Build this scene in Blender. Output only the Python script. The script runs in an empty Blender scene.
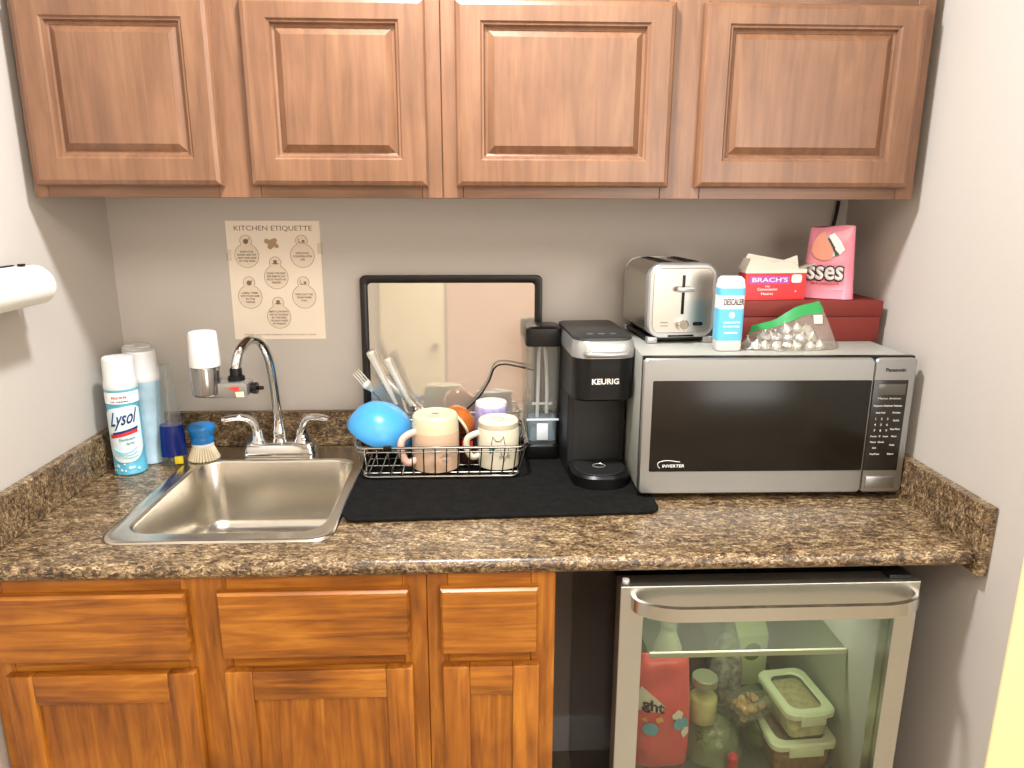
import bpy, bmesh, math, random
from mathutils import Vector, Matrix, Euler, noise
random.seed(7)
PI = math.pi
SC = bpy.context.scene
COL = SC.collection

# ------------------------------------------------------------------ camera
W = 1.7216            # width of the alcove; x = 0 left wall, y = 0 back wall
PITCH, YAW, ROLL, FPX = .2448, -.0424, .0029, 733.27
cam_data = bpy.data.cameras.new('camera')
cam = bpy.data.objects.new('camera', cam_data)
COL.objects.link(cam)
cam_data.sensor_width = 36
cam_data.lens = 36 * FPX / 1024
cam_data.clip_start = .02
cp, sp = math.cos(PITCH), math.sin(PITCH)
fwd = Vector((-math.sin(YAW) * cp, math.cos(YAW) * cp, -sp))
rgt = Vector((math.cos(YAW), math.sin(YAW), 0))
upv = rgt.cross(fwd)
r2 = rgt * math.cos(ROLL) + upv * math.sin(ROLL)
u2 = upv * math.cos(ROLL) - rgt * math.sin(ROLL)
m = Matrix((r2, u2, -fwd)).transposed().to_4x4()
m.translation = Vector((.8515, -1.7547, 1.501))
cam.matrix_world = m
SC.camera = cam

# ------------------------------------------------------------------ world, lamps, exposure
SC.view_settings.view_transform = 'Standard'
SC.view_settings.look = 'None'
SC.view_settings.gamma = 1
SC.view_settings.use_curve_mapping = False
SC.view_settings.exposure = .38
world = bpy.data.worlds.new('world')
SC.world = world
world.use_nodes = True
world.node_tree.nodes['Background'].inputs[0].default_value = (1, .95, .9, 1)
world.node_tree.nodes['Background'].inputs[1].default_value = .3


def area(name, loc, size, power, color, rot=(0, 0, 0), shape='DISK', size_y=None):
    l = bpy.data.lights.new(name, 'AREA')
    l.shape = shape
    l.size = size
    if size_y:
        l.size_y = size_y
    l.energy = power
    l.color = color
    o = bpy.data.objects.new(name, l)
    o.location = loc
    o.rotation_euler = rot
    COL.objects.link(o)
    return o


area('ceiling_lamp_light', (.79, -.73, 2.42), .15, 27, (.94, .97, 1))
area('room_fill_light', (1.0, -2.3, 2.44), 1.3, 31, (1, .95, .87), shape='SQUARE')  # added overhead fill for the room's ambient light
area('front_fill_light', (2.1, -3.24, 1.55), 1.2, 20, (1, .97, .93), rot=(PI / 2, 0, 0), shape='SQUARE')  # fill light added behind the camera to even out the back wall
area('room_fill_light', (2.6, -2.2, 2.44), .8, 16, (1, .95, .87), shape='SQUARE')  # second added ambient fill, further right


# ------------------------------------------------------------------ materials
def lin(c):
    def f(v):
        v /= 255
        return v / 12.92 if v <= .04045 else ((v + .055) / 1.055) ** 2.4
    return (f(c[0]), f(c[1]), f(c[2]), 1)


MATS = {}


def newmat(name):
    mt = bpy.data.materials.new(name)
    mt.use_nodes = True
    nt = mt.node_tree
    return mt, nt, nt.nodes['Principled BSDF']


def pm(name, rgb, rough=.5, metal=0, bump=0, bscale=200, var=0, vscale=8, coat=0, spec=.5, trans=0, ior=1.45, sss=0, stretch=None):
    if name in MATS:
        return MATS[name]
    mt, nt, b = newmat(name)
    N, L = nt.nodes, nt.links
    b.inputs['Base Color'].default_value = lin(rgb)
    b.inputs['Roughness'].default_value = rough
    b.inputs['Metallic'].default_value = metal
    b.inputs['Specular IOR Level'].default_value = spec
    b.inputs['Coat Weight'].default_value = coat
    b.inputs['Coat Roughness'].default_value = .1
    b.inputs['Transmission Weight'].default_value = trans
    b.inputs['IOR'].default_value = ior
    if sss:
        b.inputs['Subsurface Weight'].default_value = sss
        b.inputs['Subsurface Scale'].default_value = .01
    tc = N.new('ShaderNodeTexCoord')
    src = tc.outputs['Object']
    if stretch:
        mp = N.new('ShaderNodeMapping')
        mp.inputs['Scale'].default_value = stretch
        L.new(src, mp.inputs[0])
        src = mp.outputs[0]
    if var:
        n = N.new('ShaderNodeTexNoise')
        n.inputs['Scale'].default_value = vscale
        n.inputs['Detail'].default_value = 4
        L.new(src, n.inputs['Vector'])
        r = N.new('ShaderNodeValToRGB')
        c = lin(rgb)
        r.color_ramp.elements[0].position = .3
        r.color_ramp.elements[1].position = .7
        r.color_ramp.elements[0].color = (c[0] * (1 - var), c[1] * (1 - var), c[2] * (1 - var), 1)
        r.color_ramp.elements[1].color = (min(1, c[0] * (1 + var)), min(1, c[1] * (1 + var)), min(1, c[2] * (1 + var)), 1)
        L.new(n.outputs['Fac'], r.inputs[0])
        L.new(r.outputs[0], b.inputs['Base Color'])
    if bump:
        n2 = N.new('ShaderNodeTexNoise')
        n2.inputs['Scale'].default_value = bscale
        n2.inputs['Detail'].default_value = 3
        L.new(src, n2.inputs['Vector'])
        bp = N.new('ShaderNodeBump')
        bp.inputs['Strength'].default_value = bump
        bp.inputs['Distance'].default_value = .002
        L.new(n2.outputs['Fac'], bp.inputs['Height'])
        L.new(bp.outputs[0], b.inputs['Normal'])
    MATS[name] = mt
    return mt


def wood(name, dark, mid, light, axis='z', rough=.42, coat=.12, blotch=.42):
    if name in MATS:
        return MATS[name]
    mt, nt, b = newmat(name)
    N, L = nt.nodes, nt.links
    tc = N.new('ShaderNodeTexCoord')
    oi = N.new('ShaderNodeObjectInfo')
    add = N.new('ShaderNodeVectorMath')
    add.operation = 'ADD'
    L.new(tc.outputs['Object'], add.inputs[0])
    mul = N.new('ShaderNodeVectorMath')
    mul.operation = 'SCALE'
    mul.inputs[0].default_value = (13, 7, 5)
    L.new(oi.outputs['Random'], mul.inputs['Scale'])
    L.new(mul.outputs[0], add.inputs[1])
    mp = N.new('ShaderNodeMapping')
    mp.inputs['Scale'].default_value = {'z': (38, 38, 2.6), 'x': (2.6, 38, 38)}[axis]
    L.new(add.outputs[0], mp.inputs[0])
    n1 = N.new('ShaderNodeTexNoise')
    n1.inputs['Scale'].default_value = 1.6
    n1.inputs['Detail'].default_value = 7
    n1.inputs['Roughness'].default_value = .62
    n1.inputs['Distortion'].default_value = .8
    L.new(mp.outputs[0], n1.inputs['Vector'])
    mp2 = N.new('ShaderNodeMapping')
    mp2.inputs['Scale'].default_value = {'z': (9, 9, 4), 'x': (4, 9, 9)}[axis]
    L.new(add.outputs[0], mp2.inputs[0])
    n2 = N.new('ShaderNodeTexNoise')
    n2.inputs['Scale'].default_value = 1.3
    n2.inputs['Detail'].default_value = 3
    n2.inputs['Distortion'].default_value = .5
    L.new(mp2.outputs[0], n2.inputs['Vector'])
    mx = N.new('ShaderNodeMix')
    mx.inputs[0].default_value = blotch
    L.new(n1.outputs['Fac'], mx.inputs[2])
    L.new(n2.outputs['Fac'], mx.inputs[3])
    r = N.new('ShaderNodeValToRGB')
    e = r.color_ramp.elements
    e[0].position, e[0].color = .36, lin(dark)
    e[1].position, e[1].color = .64, lin(light)
    k = e.new(.5)
    k.color = lin(mid)
    L.new(mx.outputs[0], r.inputs[0])
    L.new(r.outputs[0], b.inputs['Base Color'])
    b.inputs['Roughness'].default_value = rough
    b.inputs['Coat Weight'].default_value = coat
    b.inputs['Coat Roughness'].default_value = .25
    bp = N.new('ShaderNodeBump')
    bp.inputs['Strength'].default_value = .06
    bp.inputs['Distance'].default_value = .002
    L.new(n1.outputs['Fac'], bp.inputs['Height'])
    L.new(bp.outputs[0], b.inputs['Normal'])
    MATS[name] = mt
    return mt


def laminate():
    mt, nt, b = newmat('speckled_laminate')
    N, L = nt.nodes, nt.links
    tc = N.new('ShaderNodeTexCoord')
    mp = N.new('ShaderNodeMapping')
    mp.inputs['Rotation'].default_value = (0, 0, .5)
    mp.inputs['Scale'].default_value = (.62, 1.25, 1)
    L.new(tc.outputs['Object'], mp.inputs[0])
    n1 = N.new('ShaderNodeTexNoise')
    n1.inputs['Scale'].default_value = 165
    n1.inputs['Detail'].default_value = 5
    n1.inputs['Roughness'].default_value = .7
    n1.inputs['Distortion'].default_value = 1.2
    n2 = N.new('ShaderNodeTexNoise')
    n2.inputs['Scale'].default_value = 42
    n2.inputs['Detail'].default_value = 4
    n2.inputs['Distortion'].default_value = 1.0
    for n in (n1, n2):
        L.new(mp.outputs[0], n.inputs['Vector'])
    mx = N.new('ShaderNodeMix')
    mx.inputs[0].default_value = .25
    L.new(n1.outputs['Fac'], mx.inputs[2])
    L.new(n2.outputs['Fac'], mx.inputs[3])
    r = N.new('ShaderNodeValToRGB')
    e = r.color_ramp.elements
    e[0].position, e[0].color = .37, lin((34, 26, 19))
    e[1].position, e[1].color = .64, lin((206, 186, 150))
    for p, c in ((.44, (66, 50, 36)), (.49, (98, 77, 54)), (.53, (130, 106, 76)), (.58, (166, 142, 106))):
        k = e.new(p)
        k.color = lin(c)
    L.new(mx.outputs[0], r.inputs[0])
    L.new(r.outputs[0], b.inputs['Base Color'])
    b.inputs['Roughness'].default_value = .33
    b.inputs['Coat Weight'].default_value = .12
    b.inputs['Coat Roughness'].default_value = .3
    return mt


def brushed(name, rgb=(190, 186, 178), rough=.3, axis='x'):
    if name in MATS:
        return MATS[name]
    mt, nt, b = newmat(name)
    N, L = nt.nodes, nt.links
    b.inputs['Metallic'].default_value = 1
    b.inputs['Base Color'].default_value = lin(rgb)
    tc = N.new('ShaderNodeTexCoord')
    mp = N.new('ShaderNodeMapping')
    mp.inputs['Scale'].default_value = {'x': (4, 500, 500), 'z': (500, 500, 4)}[axis]
    L.new(tc.outputs['Object'], mp.inputs[0])
    n = N.new('ShaderNodeTexNoise')
    n.inputs['Scale'].default_value = 1
    n.inputs['Detail'].default_value = 3
    L.new(mp.outputs[0], n.inputs['Vector'])
    mr = N.new('ShaderNodeMapRange')
    mr.inputs['To Min'].default_value = rough - .06
    mr.inputs['To Max'].default_value = rough + .08
    L.new(n.outputs['Fac'], mr.inputs[0])
    L.new(mr.outputs[0], b.inputs['Roughness'])
    bp = N.new('ShaderNodeBump')
    bp.inputs['Strength'].default_value = .03
    bp.inputs['Distance'].default_value = .001
    L.new(n.outputs['Fac'], bp.inputs['Height'])
    L.new(bp.outputs[0], b.inputs['Normal'])
    MATS[name] = mt
    return mt


def clear(name, tint=(255, 255, 255), gloss=1.0, haze=0.0, hazecol=(230, 230, 225), rough=.03):
    """thin clear pane or film: see-through, mirror-like at grazing angles, optional milky haze"""
    if name in MATS:
        return MATS[name]
    mt = bpy.data.materials.new(name)
    mt.use_nodes = True
    nt = mt.node_tree
    N, L = nt.nodes, nt.links
    for n in list(N):
        N.remove(n)
    out = N.new('ShaderNodeOutputMaterial')
    tr = N.new('ShaderNodeBsdfTransparent')
    tr.inputs[0].default_value = lin(tint)
    gl = N.new('ShaderNodeBsdfGlossy')
    gl.inputs['Roughness'].default_value = rough
    fr = N.new('ShaderNodeFresnel')
    geo = N.new('ShaderNodeNewGeometry')
    ior = N.new('ShaderNodeMath')
    ior.operation = 'MULTIPLY_ADD'
    ior.inputs[1].default_value = 1 / 1.5 - 1.5
    ior.inputs[2].default_value = 1.5
    L.new(geo.outputs['Backfacing'], ior.inputs[0])
    L.new(ior.outputs[0], fr.inputs[0])
    mu = N.new('ShaderNodeMath')
    mu.operation = 'MULTIPLY'
    mu.inputs[1].default_value = gloss
    L.new(fr.outputs[0], mu.inputs[0])
    m1 = N.new('ShaderNodeMixShader')
    L.new(mu.outputs[0], m1.inputs[0])
    last = tr
    if haze:
        df = N.new('ShaderNodeBsdfDiffuse')
        df.inputs[0].default_value = lin(hazecol)
        m0 = N.new('ShaderNodeMixShader')
        m0.inputs[0].default_value = haze
        L.new(tr.outputs[0], m0.inputs[1])
        L.new(df.outputs[0], m0.inputs[2])
        last = m0
    L.new(last.outputs[0], m1.inputs[1])
    L.new(gl.outputs[0], m1.inputs[2])
    L.new(m1.outputs[0], out.inputs[0])
    MATS[name] = mt
    return mt


M_WALL = pm('light_grey_wall_paint', (197, 189, 180), .6, bump=.12, bscale=260)
M_CEIL = pm('ceiling_paint', (235, 232, 226), .9)
M_FLOOR = pm('brown_floor', (150, 138, 120), .4, var=.25, vscale=5)
M_YELLOW = pm('yellow_wall_paint', (255, 236, 176), .6)
M_PINKREF = pm('pink_reflector_tint', (226, 192, 180), .7)
M_CREAM = pm('cream_door_paint', (240, 230, 204), .5)
M_TRIM = pm('white_trim_paint', (225, 225, 225), .4)
UW_V = wood('upper_maple_glare_upright', (110, 76, 54), (126, 88, 63), (140, 101, 73), 'z', rough=.36, coat=.2)  # same maple as the base cabinets, with its glare mixed into the colour
UW_H = wood('upper_maple_glare_lengthwise', (104, 72, 50), (120, 84, 59), (134, 95, 69), 'x', rough=.36, coat=.2)
LW_V = wood('lower_maple_warmlit_upright', (112, 62, 16), (156, 92, 24), (190, 122, 40), 'z')  # warm light on the lower cabinets is put into this colour
LW_H = wood('lower_maple_warmlit_lengthwise', (110, 60, 15), (160, 95, 25), (196, 128, 44), 'x')
M_LAM = laminate()
M_STEEL = brushed('brushed_steel', (176, 178, 177), .34, 'x')
M_SINK = pm('sink_steel', (214, 208, 196), .24, 1, var=.03, vscale=30)
M_STEELV = brushed('brushed_steel_upright', (204, 205, 200), .30, 'z')
M_CHROME = pm('chrome', (225, 225, 225), .06, 1)
M_WIRE = pm('wire_steel', (168, 166, 160), .25, 1)
M_BLACK = pm('black_plastic', (13, 13, 13), .35, spec=.4)
M_BLACKM = pm('matte_black_plastic', (18, 17, 17), .6)
M_GREYP = pm('dark_grey_plastic', (44, 44, 44), .4)
M_SILVERP = pm('silver_plastic', (176, 175, 172), .3, .6)
M_WHITE = pm('white_plastic', (224, 224, 222), .35)
M_MAT = pm('charcoal_drying_cloth', (24, 23, 22), .95, bump=.5, bscale=500, var=.25, vscale=60, spec=.1)
M_INKD = pm('dark_ink', (40, 40, 44), .6)
M_INKW = pm('white_ink', (245, 245, 245), .5)
M_GLASSBLK = pm('black_glass', (24, 22, 17), .22, spec=.45)
M_CLEARP = clear('clear_plastic', (238, 240, 238), 1.3, .07)
M_GLASS = clear('clear_glass', (240, 246, 240), 1.0)
M_DOORGLASS = clear('fridge_door_glass', (226, 228, 218), 1.1)


# ------------------------------------------------------------------ building helpers
class MB:
    def __init__(s):
        s.bm = bmesh.new()

    def _merge(s, t, mat=None):
        if mat is not None:
            bmesh.ops.transform(t, matrix=mat, verts=t.verts)
        me = bpy.data.meshes.new('tmp')
        t.to_mesh(me)
        t.free()
        s.bm.from_mesh(me)
        bpy.data.meshes.remove(me)
        return s

    def box(s, x0, x1, y0, y1, z0, z1, bev=0, seg=2, mat=None):
        t = bmesh.new()
        bmesh.ops.create_cube(t, size=1)
        for v in t.verts:
            v.co = Vector(((x0 + x1) / 2 + v.co.x * (x1 - x0), (y0 + y1) / 2 + v.co.y * (y1 - y0), (z0 + z1) / 2 + v.co.z * (z1 - z0)))
        if bev:
            bmesh.ops.bevel(t, geom=list(t.edges), offset=bev, segments=seg, profile=.5, affect='EDGES', clamp_overlap=True)
        return s._merge(t, mat)

    def lathe(s, prof, seg=32, mat=None, sx=1, sy=1):
        t = bmesh.new()
        rings = []
        for r, z in prof:
            if r < 1e-6:
                rings.append([t.verts.new((0, 0, z))])
            else:
                rings.append([t.verts.new((r * sx * math.cos(2 * PI * i / seg), r * sy * math.sin(2 * PI * i / seg), z)) for i in range(seg)])
        for a, b in zip(rings, rings[1:]):
            for i in range(seg):
                j = (i + 1) % seg
                if len(a) == 1 and len(b) == 1:
                    continue
                if len(a) == 1:
                    t.faces.new((a[0], b[j], b[i]))
                elif len(b) == 1:
                    t.faces.new((a[i], a[j], b[0]))
                else:
                    t.faces.new((a[i], a[j], b[j], b[i]))
        bmesh.ops.recalc_face_normals(t, faces=t.faces)
        return s._merge(t, mat)

    def tube(s, pts, r, seg=8, closed=False, mat=None, cap=True, flat=1):
        pts = [Vector(p) for p in pts]
        n = len(pts)
        rad = r if isinstance(r, (list, tuple)) else [r] * n
        t = bmesh.new()
        rings = []
        prev = None
        for i, p in enumerate(pts):
            a = pts[i - 1] if (i > 0 or closed) else p
            b = pts[(i + 1) % n] if (i < n - 1 or closed) else p
            d = (b - a).normalized()
            if prev is None:
                h = Vector((0, 0, 1)) if abs(d.z) < .9 else Vector((1, 0, 0))
                u = d.cross(h).normalized()
            else:
                u = (prev - d * prev.dot(d)).normalized()
            prev = u
            v = d.cross(u)
            rings.append([t.verts.new(p + (u * math.cos(2 * PI * k / seg) + v * math.sin(2 * PI * k / seg) * flat) * rad[i]) for k in range(seg)])
        pairs = list(zip(rings, rings[1:])) + ([(rings[-1], rings[0])] if closed else [])
        for a, b in pairs:
            for k in range(seg):
                j = (k + 1) % seg
                t.faces.new((a[k], a[j], b[j], b[k]))
        if cap and not closed:
            t.faces.new(rings[0][::-1])
            t.faces.new(rings[-1])
        bmesh.ops.recalc_face_normals(t, faces=t.faces)
        return s._merge(t, mat)

    def loft(s, loops, cap0=True, cap1=True, mat=None):
        """skin through equal-length closed loops of points"""
        t = bmesh.new()
        L = [[t.verts.new(p) for p in lp] for lp in loops]
        n = len(L[0])
        for a, b in zip(L, L[1:]):
            for k in range(n):
                j = (k + 1) % n
                t.faces.new((a[k], a[j], b[j], b[k]))
        if cap0:
            t.faces.new(L[0][::-1])
        if cap1:
            t.faces.new(L[-1])
        bmesh.ops.recalc_face_normals(t, faces=t.faces)
        return s._merge(t, mat)

    def prism(s, poly, a, b, axis='y', bev=0, mat=None):
        def P(u, v, w):
            return {'y': (u, w, v), 'x': (w, u, v), 'z': (u, v, w)}[axis]
        t = bmesh.new()
        A = [t.verts.new(P(u, v, a)) for u, v in poly]
        B = [t.verts.new(P(u, v, b)) for u, v in poly]
        n = len(poly)
        fa = t.faces.new(A)
        fb = t.faces.new(B[::-1])
        for i in range(n):
            j = (i + 1) % n
            t.faces.new((A[j], A[i], B[i], B[j]))
        bmesh.ops.recalc_face_normals(t, faces=t.faces)
        if bev:
            ed = list(fa.edges) + list(fb.edges)
            bmesh.ops.bevel(t, geom=ed, offset=bev, segments=2, profile=.5, affect='EDGES', clamp_overlap=True)
        return s._merge(t, mat)

    def text(s, body, size, loc=(0, 0, 0), rot=(PI / 2, 0, 0), width=None, shear=0, bold=0, ext=.0003, fn=None, align='CENTER', height=None):
        cu = bpy.data.curves.new('t', 'FONT')
        cu.body = body
        cu.size = size
        cu.shear = shear
        cu.offset = bold
        cu.align_x = align
        cu.align_y = 'CENTER'
        cu.resolution_u = 3
        ob = bpy.data.objects.new('t', cu)
        me = ob.to_mesh()
        t = bmesh.new()
        t.from_mesh(me)
        ob.to_mesh_clear()
        bpy.data.objects.remove(ob)
        bpy.data.curves.remove(cu)
        if not t.verts:
            t.free()
            return s
        xs = [v.co.x for v in t.verts]
        ys = [v.co.y for v in t.verts]
        if width:
            k = width / max(1e-6, max(xs) - min(xs))
            for v in t.verts:
                v.co.x *= k
        if height:
            k = height / max(1e-6, max(ys) - min(ys))
            for v in t.verts:
                v.co.y *= k
        res = bmesh.ops.extrude_face_region(t, geom=list(t.faces))
        for g in res['geom']:
            if isinstance(g, bmesh.types.BMVert):
                g.co.z += ext
        if fn:
            for v in t.verts:
                v.co = Vector(fn(v.co))
        else:
            bmesh.ops.transform(t, matrix=Matrix.Translation(Vector(loc)) @ Euler(rot).to_matrix().to_4x4(), verts=t.verts)
        return s._merge(t)

    def warp(s, fn):
        for v in s.bm.verts:
            v.co = Vector(fn(v.co))
        return s

    def build(s, name, mat, parent=None, world=False, ang=35, kind=None, label=None, subd=0, solid=0):
        if world and parent:
            p = parent
            while p.parent:
                p = p.parent
            bmesh.ops.translate(s.bm, verts=s.bm.verts, vec=-Vector(p.location))
        me = bpy.data.meshes.new(name)
        s.bm.to_mesh(me)
        s.bm.free()
        for p in me.polygons:
            p.use_smooth = True
        if ang < 180:
            me.set_sharp_from_angle(angle=math.radians(ang))
        o = bpy.data.objects.new(name, me)
        me.materials.append(mat)
        COL.objects.link(o)
        if parent:
            o.parent = parent
        if kind:
            o['kind'] = kind
        if label:
            o['label'] = label
        if solid:
            md = o.modifiers.new('thickness', 'SOLIDIFY')
            md.thickness = solid
            md.offset = 0
        if subd:
            md = o.modifiers.new('smooth', 'SUBSURF')
            md.levels = md.render_levels = subd
        return o


def thing(name, label, cat, loc=(0, 0, 0), rz=0, group=None, rot=None):
    o = bpy.data.objects.new(name, None)
    COL.objects.link(o)
    o.empty_display_size = .02
    o.location = loc
    o.rotation_euler = rot if rot else (0, 0, rz)
    o['label'] = label
    o['category'] = cat
    if group:
        o['group'] = group
    return o


def tag(o, label, cat, group=None, kind=None):
    o['label'] = label
    o['category'] = cat
    if group:
        o['group'] = group
    if kind:
        o['kind'] = kind
    return o


def T(x, y, z, rx=0, ry=0, rz=0):
    return Matrix.Translation((x, y, z)) @ Euler((rx, ry, rz)).to_matrix().to_4x4()


def rrect(x0, x1, y0, y1, r, n=6):
    P = []
    for cx, cy, a in ((x1 - r, y1 - r, 0), (x0 + r, y1 - r, 90), (x0 + r, y0 + r, 180), (x1 - r, y0 + r, 270)):
        for i in range(n + 1):
            t = math.radians(a + 90 * i / n)
            P.append((cx + r * math.cos(t), cy + r * math.sin(t)))
    return P


def bez(pts, n=8):
    """Catmull-Rom through pts"""
    P = [Vector(p) for p in pts]
    P = [P[0] * 2 - P[1]] + P + [P[-1] * 2 - P[-2]]
    out = []
    for i in range(1, len(P) - 2):
        a, b, c, d = P[i - 1:i + 3]
        for k in range(n):
            t = k / n
            out.append(.5 * ((2 * b) + (c - a) * t + (2 * a - 5 * b + 4 * c - d) * t * t + (3 * b - a - 3 * c + d) * t ** 3))
    out.append(P[-2])
    return out


def struct(mb, name, mat):
    return mb.build(name, mat, kind='structure')


# ------------------------------------------------------------------ the setting
struct(MB().box(-.1, 3.4, -3.3, .1, -.05, 0), 'floor', M_FLOOR)
struct(MB().box(-.1, 3.4, -3.3, .1, 2.5, 2.55), 'ceiling', M_CEIL)
struct(MB().box(-.1, W + .1, 0, .1, 0, 2.5), 'wall_back', M_WALL)
struct(MB().box(-.1, 0, -3.3, 0, 0, 2.5), 'wall_left', M_WALL)
struct(MB().box(W, W + .1, -.712, 0, 0, 2.5), 'wall_right', M_WALL)
struct(MB().box(W, 3.4, -.716, -.712, 0, 2.5), 'wall_corner_right', M_YELLOW)
struct(MB().box(3.3, 3.4, -3.3, -.716, 0, 2.5), 'wall_far_right', M_WALL)
struct(MB().box(-.1, 3.4, -3.4, -3.3, 0, 2.5), 'wall_front', M_WALL)
struct(MB().box(.62, 1.25, -3.3, -3.28, 0, 2.1), 'pink_reflector', M_PINKREF)  # unseen slab added to tint the framed panel's reflection pink
d = struct(MB().box(.17, .60, -3.3, -3.26, 0, 2.1, .003), 'door_1', M_CREAM)
wn = MB()
for a in ((1.42, 1.50, .87, 2.23), (2.70, 2.78, .87, 2.23), (1.50, 2.70, .87, .95), (1.50, 2.70, 2.15, 2.23)):
    wn.box(a[0], a[1], -3.3, -3.25, a[2], a[3], .004)
struct(wn, 'fill_light_frame', M_TRIM)  # unseen window frame, made up to surround the front fill light
MB().lathe([(0, 0), (.012, 0), (.012, .03), (.026, .036), (.028, .05), (.018, .062), (0, .064)], 20, T(.54, -3.26, 1.0, -PI / 2)).build('door_knob', M_CHROME, d)
struct(MB().box(W * 0 + .98, W, -.014, 0, 0, .112, .004), 'baseboard_back', M_TRIM)


# ------------------------------------------------------------------ wall cabinets
def ring_door(x0, x1, z0, z1, yb, steps, cap=True):
    """panel door: steps = [(inset_x, inset_bottom, inset_top, y)] from the outside in"""
    loops = []
    for ix, ib, it, y in steps:
        loops.append([(x0 + ix, y, z0 + ib), (x1 - ix, y, z0 + ib), (x1 - ix, y, z1 - it), (x0 + ix, y, z1 - it)])
    return loops


def raised_door(parent, x0, x1, z0, z1):
    yb, yf = -.2975, -.317
    d = .0  # frame of the door
    fr = MB()
    fr.loft(ring_door(x0, x1, z0, z1, yb, [(0, 0, 0, yb), (0, 0, 0, yf + .008), (.003, .003, .003, yf + .003), (.010, .010, .010, yf), (.046, .048, .036, yf),
                                           (.049, .051, .039, yf + .003), (.052, .054, .042, yf + .0035), (.055, .057, .045, yf + .010), (.0585, .0605, .0485, yf + .0115)]), cap1=False)
    o = fr.build('door', UW_V, parent, world=True, ang=20)
    pn = MB()
    pn.loft(ring_door(x0, x1, z0, z1, yb, [(.0575, .0595, .0475, yf + .0115), (.0595, .0615, .0495, yf + .0114), (.071, .074, .062, yf + .0035), (.0715, .0745, .0625, yf + .003)]), cap0=False)
    pn.build('raised_panel', UW_V, o, world=True, ang=12)
    return o


def wall_cabinet(label, x0, x1, doors):
    t = thing('wall_cabinet', label, 'cabinet', ((x0 + x1) / 2, -.15, 1.505), group='wall cabinets above the counter')
    z0, z1 = 1.505, 1.90
    b = MB()
    b.box(x0 + .004, x1 - .004, -.279, -.001, z0 + .012, z1 - .001)
    b.build('cabinet_body', UW_V, t, world=True)
    xs = [x0] + [v for dr in doors for v in (dr[0] + .012, dr[1] - .012)] + [x1]
    for i in range(0, len(xs), 2):
        MB().box(xs[i], xs[i + 1], -.297, -.279, z0, z1, .0012, 1).build('stile', UW_V, t, world=True)
    for dr in doors:
        for a, bb in ((z0, z0 + .04), (z1 - .06, z1)):
            MB().box(dr[0] + .0122, dr[1] - .0122, -.2965, -.279, a, bb, .001, 1).build('rail', UW_H, t, world=True)
    for dr in doors:
        raised_door(t, dr[0], dr[1], 1.5265, 1.852)
    return t


wall_cabinet('reddish brown two-door wall cabinet with narrower doors above the sink', 0.0165, .7795, [(.030, .370), (.424, .753)])
wall_cabinet('reddish brown two-door wall cabinet with wider doors above the microwave', .7805, 1.701, [(.807, 1.211), (1.264, 1.679)])


# ------------------------------------------------------------------ base cabinets
def flat_door(parent, x0, x1, z0, z1):
    yb, yf = -.6125, -.632
    o = MB().box(x0 + .044, x1 - .044, yf + .008, yb - .002, z0 + .052, z1 - .052).build('door', LW_V, parent, world=True)
    for a, b in ((x0, x0 + .047), (x1 - .047, x1)):
        MB().box(a, b, yf, yb, z0, z1, .003, 2).build('door_stile', LW_V, o, world=True)
    for a, b in ((z1 - .057, z1 - .0003), (z0 + .0003, z0 + .057)):
        MB().box(x0 + .0465, x1 - .0465, yf + .0003, yb, a, b, .003, 2).build('door_rail', LW_H, o, world=True)


def drawer_front(parent, x0, x1, z0, z1):
    yb, yf = -.6125, -.632
    d = MB()
    d.loft(ring_door(x0, x1, z0, z1, yb, [(0, 0, 0, yb), (0, 0, 0, yf + .006), (.004, .004, .004, yf), (.0045, .0045, .0045, yf)]))
    d.build('drawer_front', LW_H, parent, world=True, ang=20)


def base_cabinet(label, x0, x1, fronts):
    t = thing('base_cabinet', label, 'cabinet', ((x0 + x1) / 2, -.3, 0), group='base cabinets under the counter')
    zt = .884
    b = MB()
    b.box(x0 + .001, x0 + .018, -.5945, -.001, .09, zt)
    b.box(x1 - .018, x1 - .001, -.5945, -.001, .09, zt)
    b.box(x0 + .018, x1 - .018, -.5945, -.001, .09, .108)
    b.box(x0 + .018, x1 - .018, -.012, -.001, .108, zt - .1)
    b.box(x0 + .001, x1 - .001, -.54, -.52, 0, .09)
    b.build('cabinet_body', LW_V, t, world=True)
    xs = [x0] + [v for f in fronts for v in (f[0] + .012, f[1] - .012)] + [x1]
    for i in range(0, len(xs), 2):
        MB().box(xs[i], xs[i + 1], -.612, -.594, .09, zt, .001, 1).build('stile', LW_V, t, world=True)
    for f in fronts:
        for a, bb in ((zt - .035, zt - .0003), (.70, .745), (.0903, .14)):
            MB().box(f[0] + .0122, f[1] - .0122, -.6115, -.594, a, bb, .001, 1).build('rail', LW_H, t, world=True)
    for f in fronts:
        drawer_front(t, f[0], f[1], .7355, .861)
        flat_door(t, f[0] + .002, f[1] + .003, .118, .7115)
    return t


base_cabinet('wide honey-brown base cabinet with two drawers under the sink', .004, .7535, [(.033, .352), (.403, .725)])
base_cabinet('narrow honey-brown base cabinet with one drawer beside the fridge', .7545, .9765, [(.778, .946)])

# ------------------------------------------------------------------ countertop
ct = thing('countertop', 'brown speckled laminate countertop with a sink cut into it', 'countertop', (W / 2, -.3, .885))
ZK = .914
SX0, SX1, SY0, SY1 = .196, .562, -.525, -.06      # hole for the sink
b = MB()


def nose(n=10):
    P = [(-.585, .885), (-.585, ZK)]
    R = .0145
    cy, cz = -.630 + R, ZK - R
    for i in range(n + 1):
        a = PI / 2 + PI * i / n
        P.append((cy + R * math.cos(a), cz + R * math.sin(a)))
    return P


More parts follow.
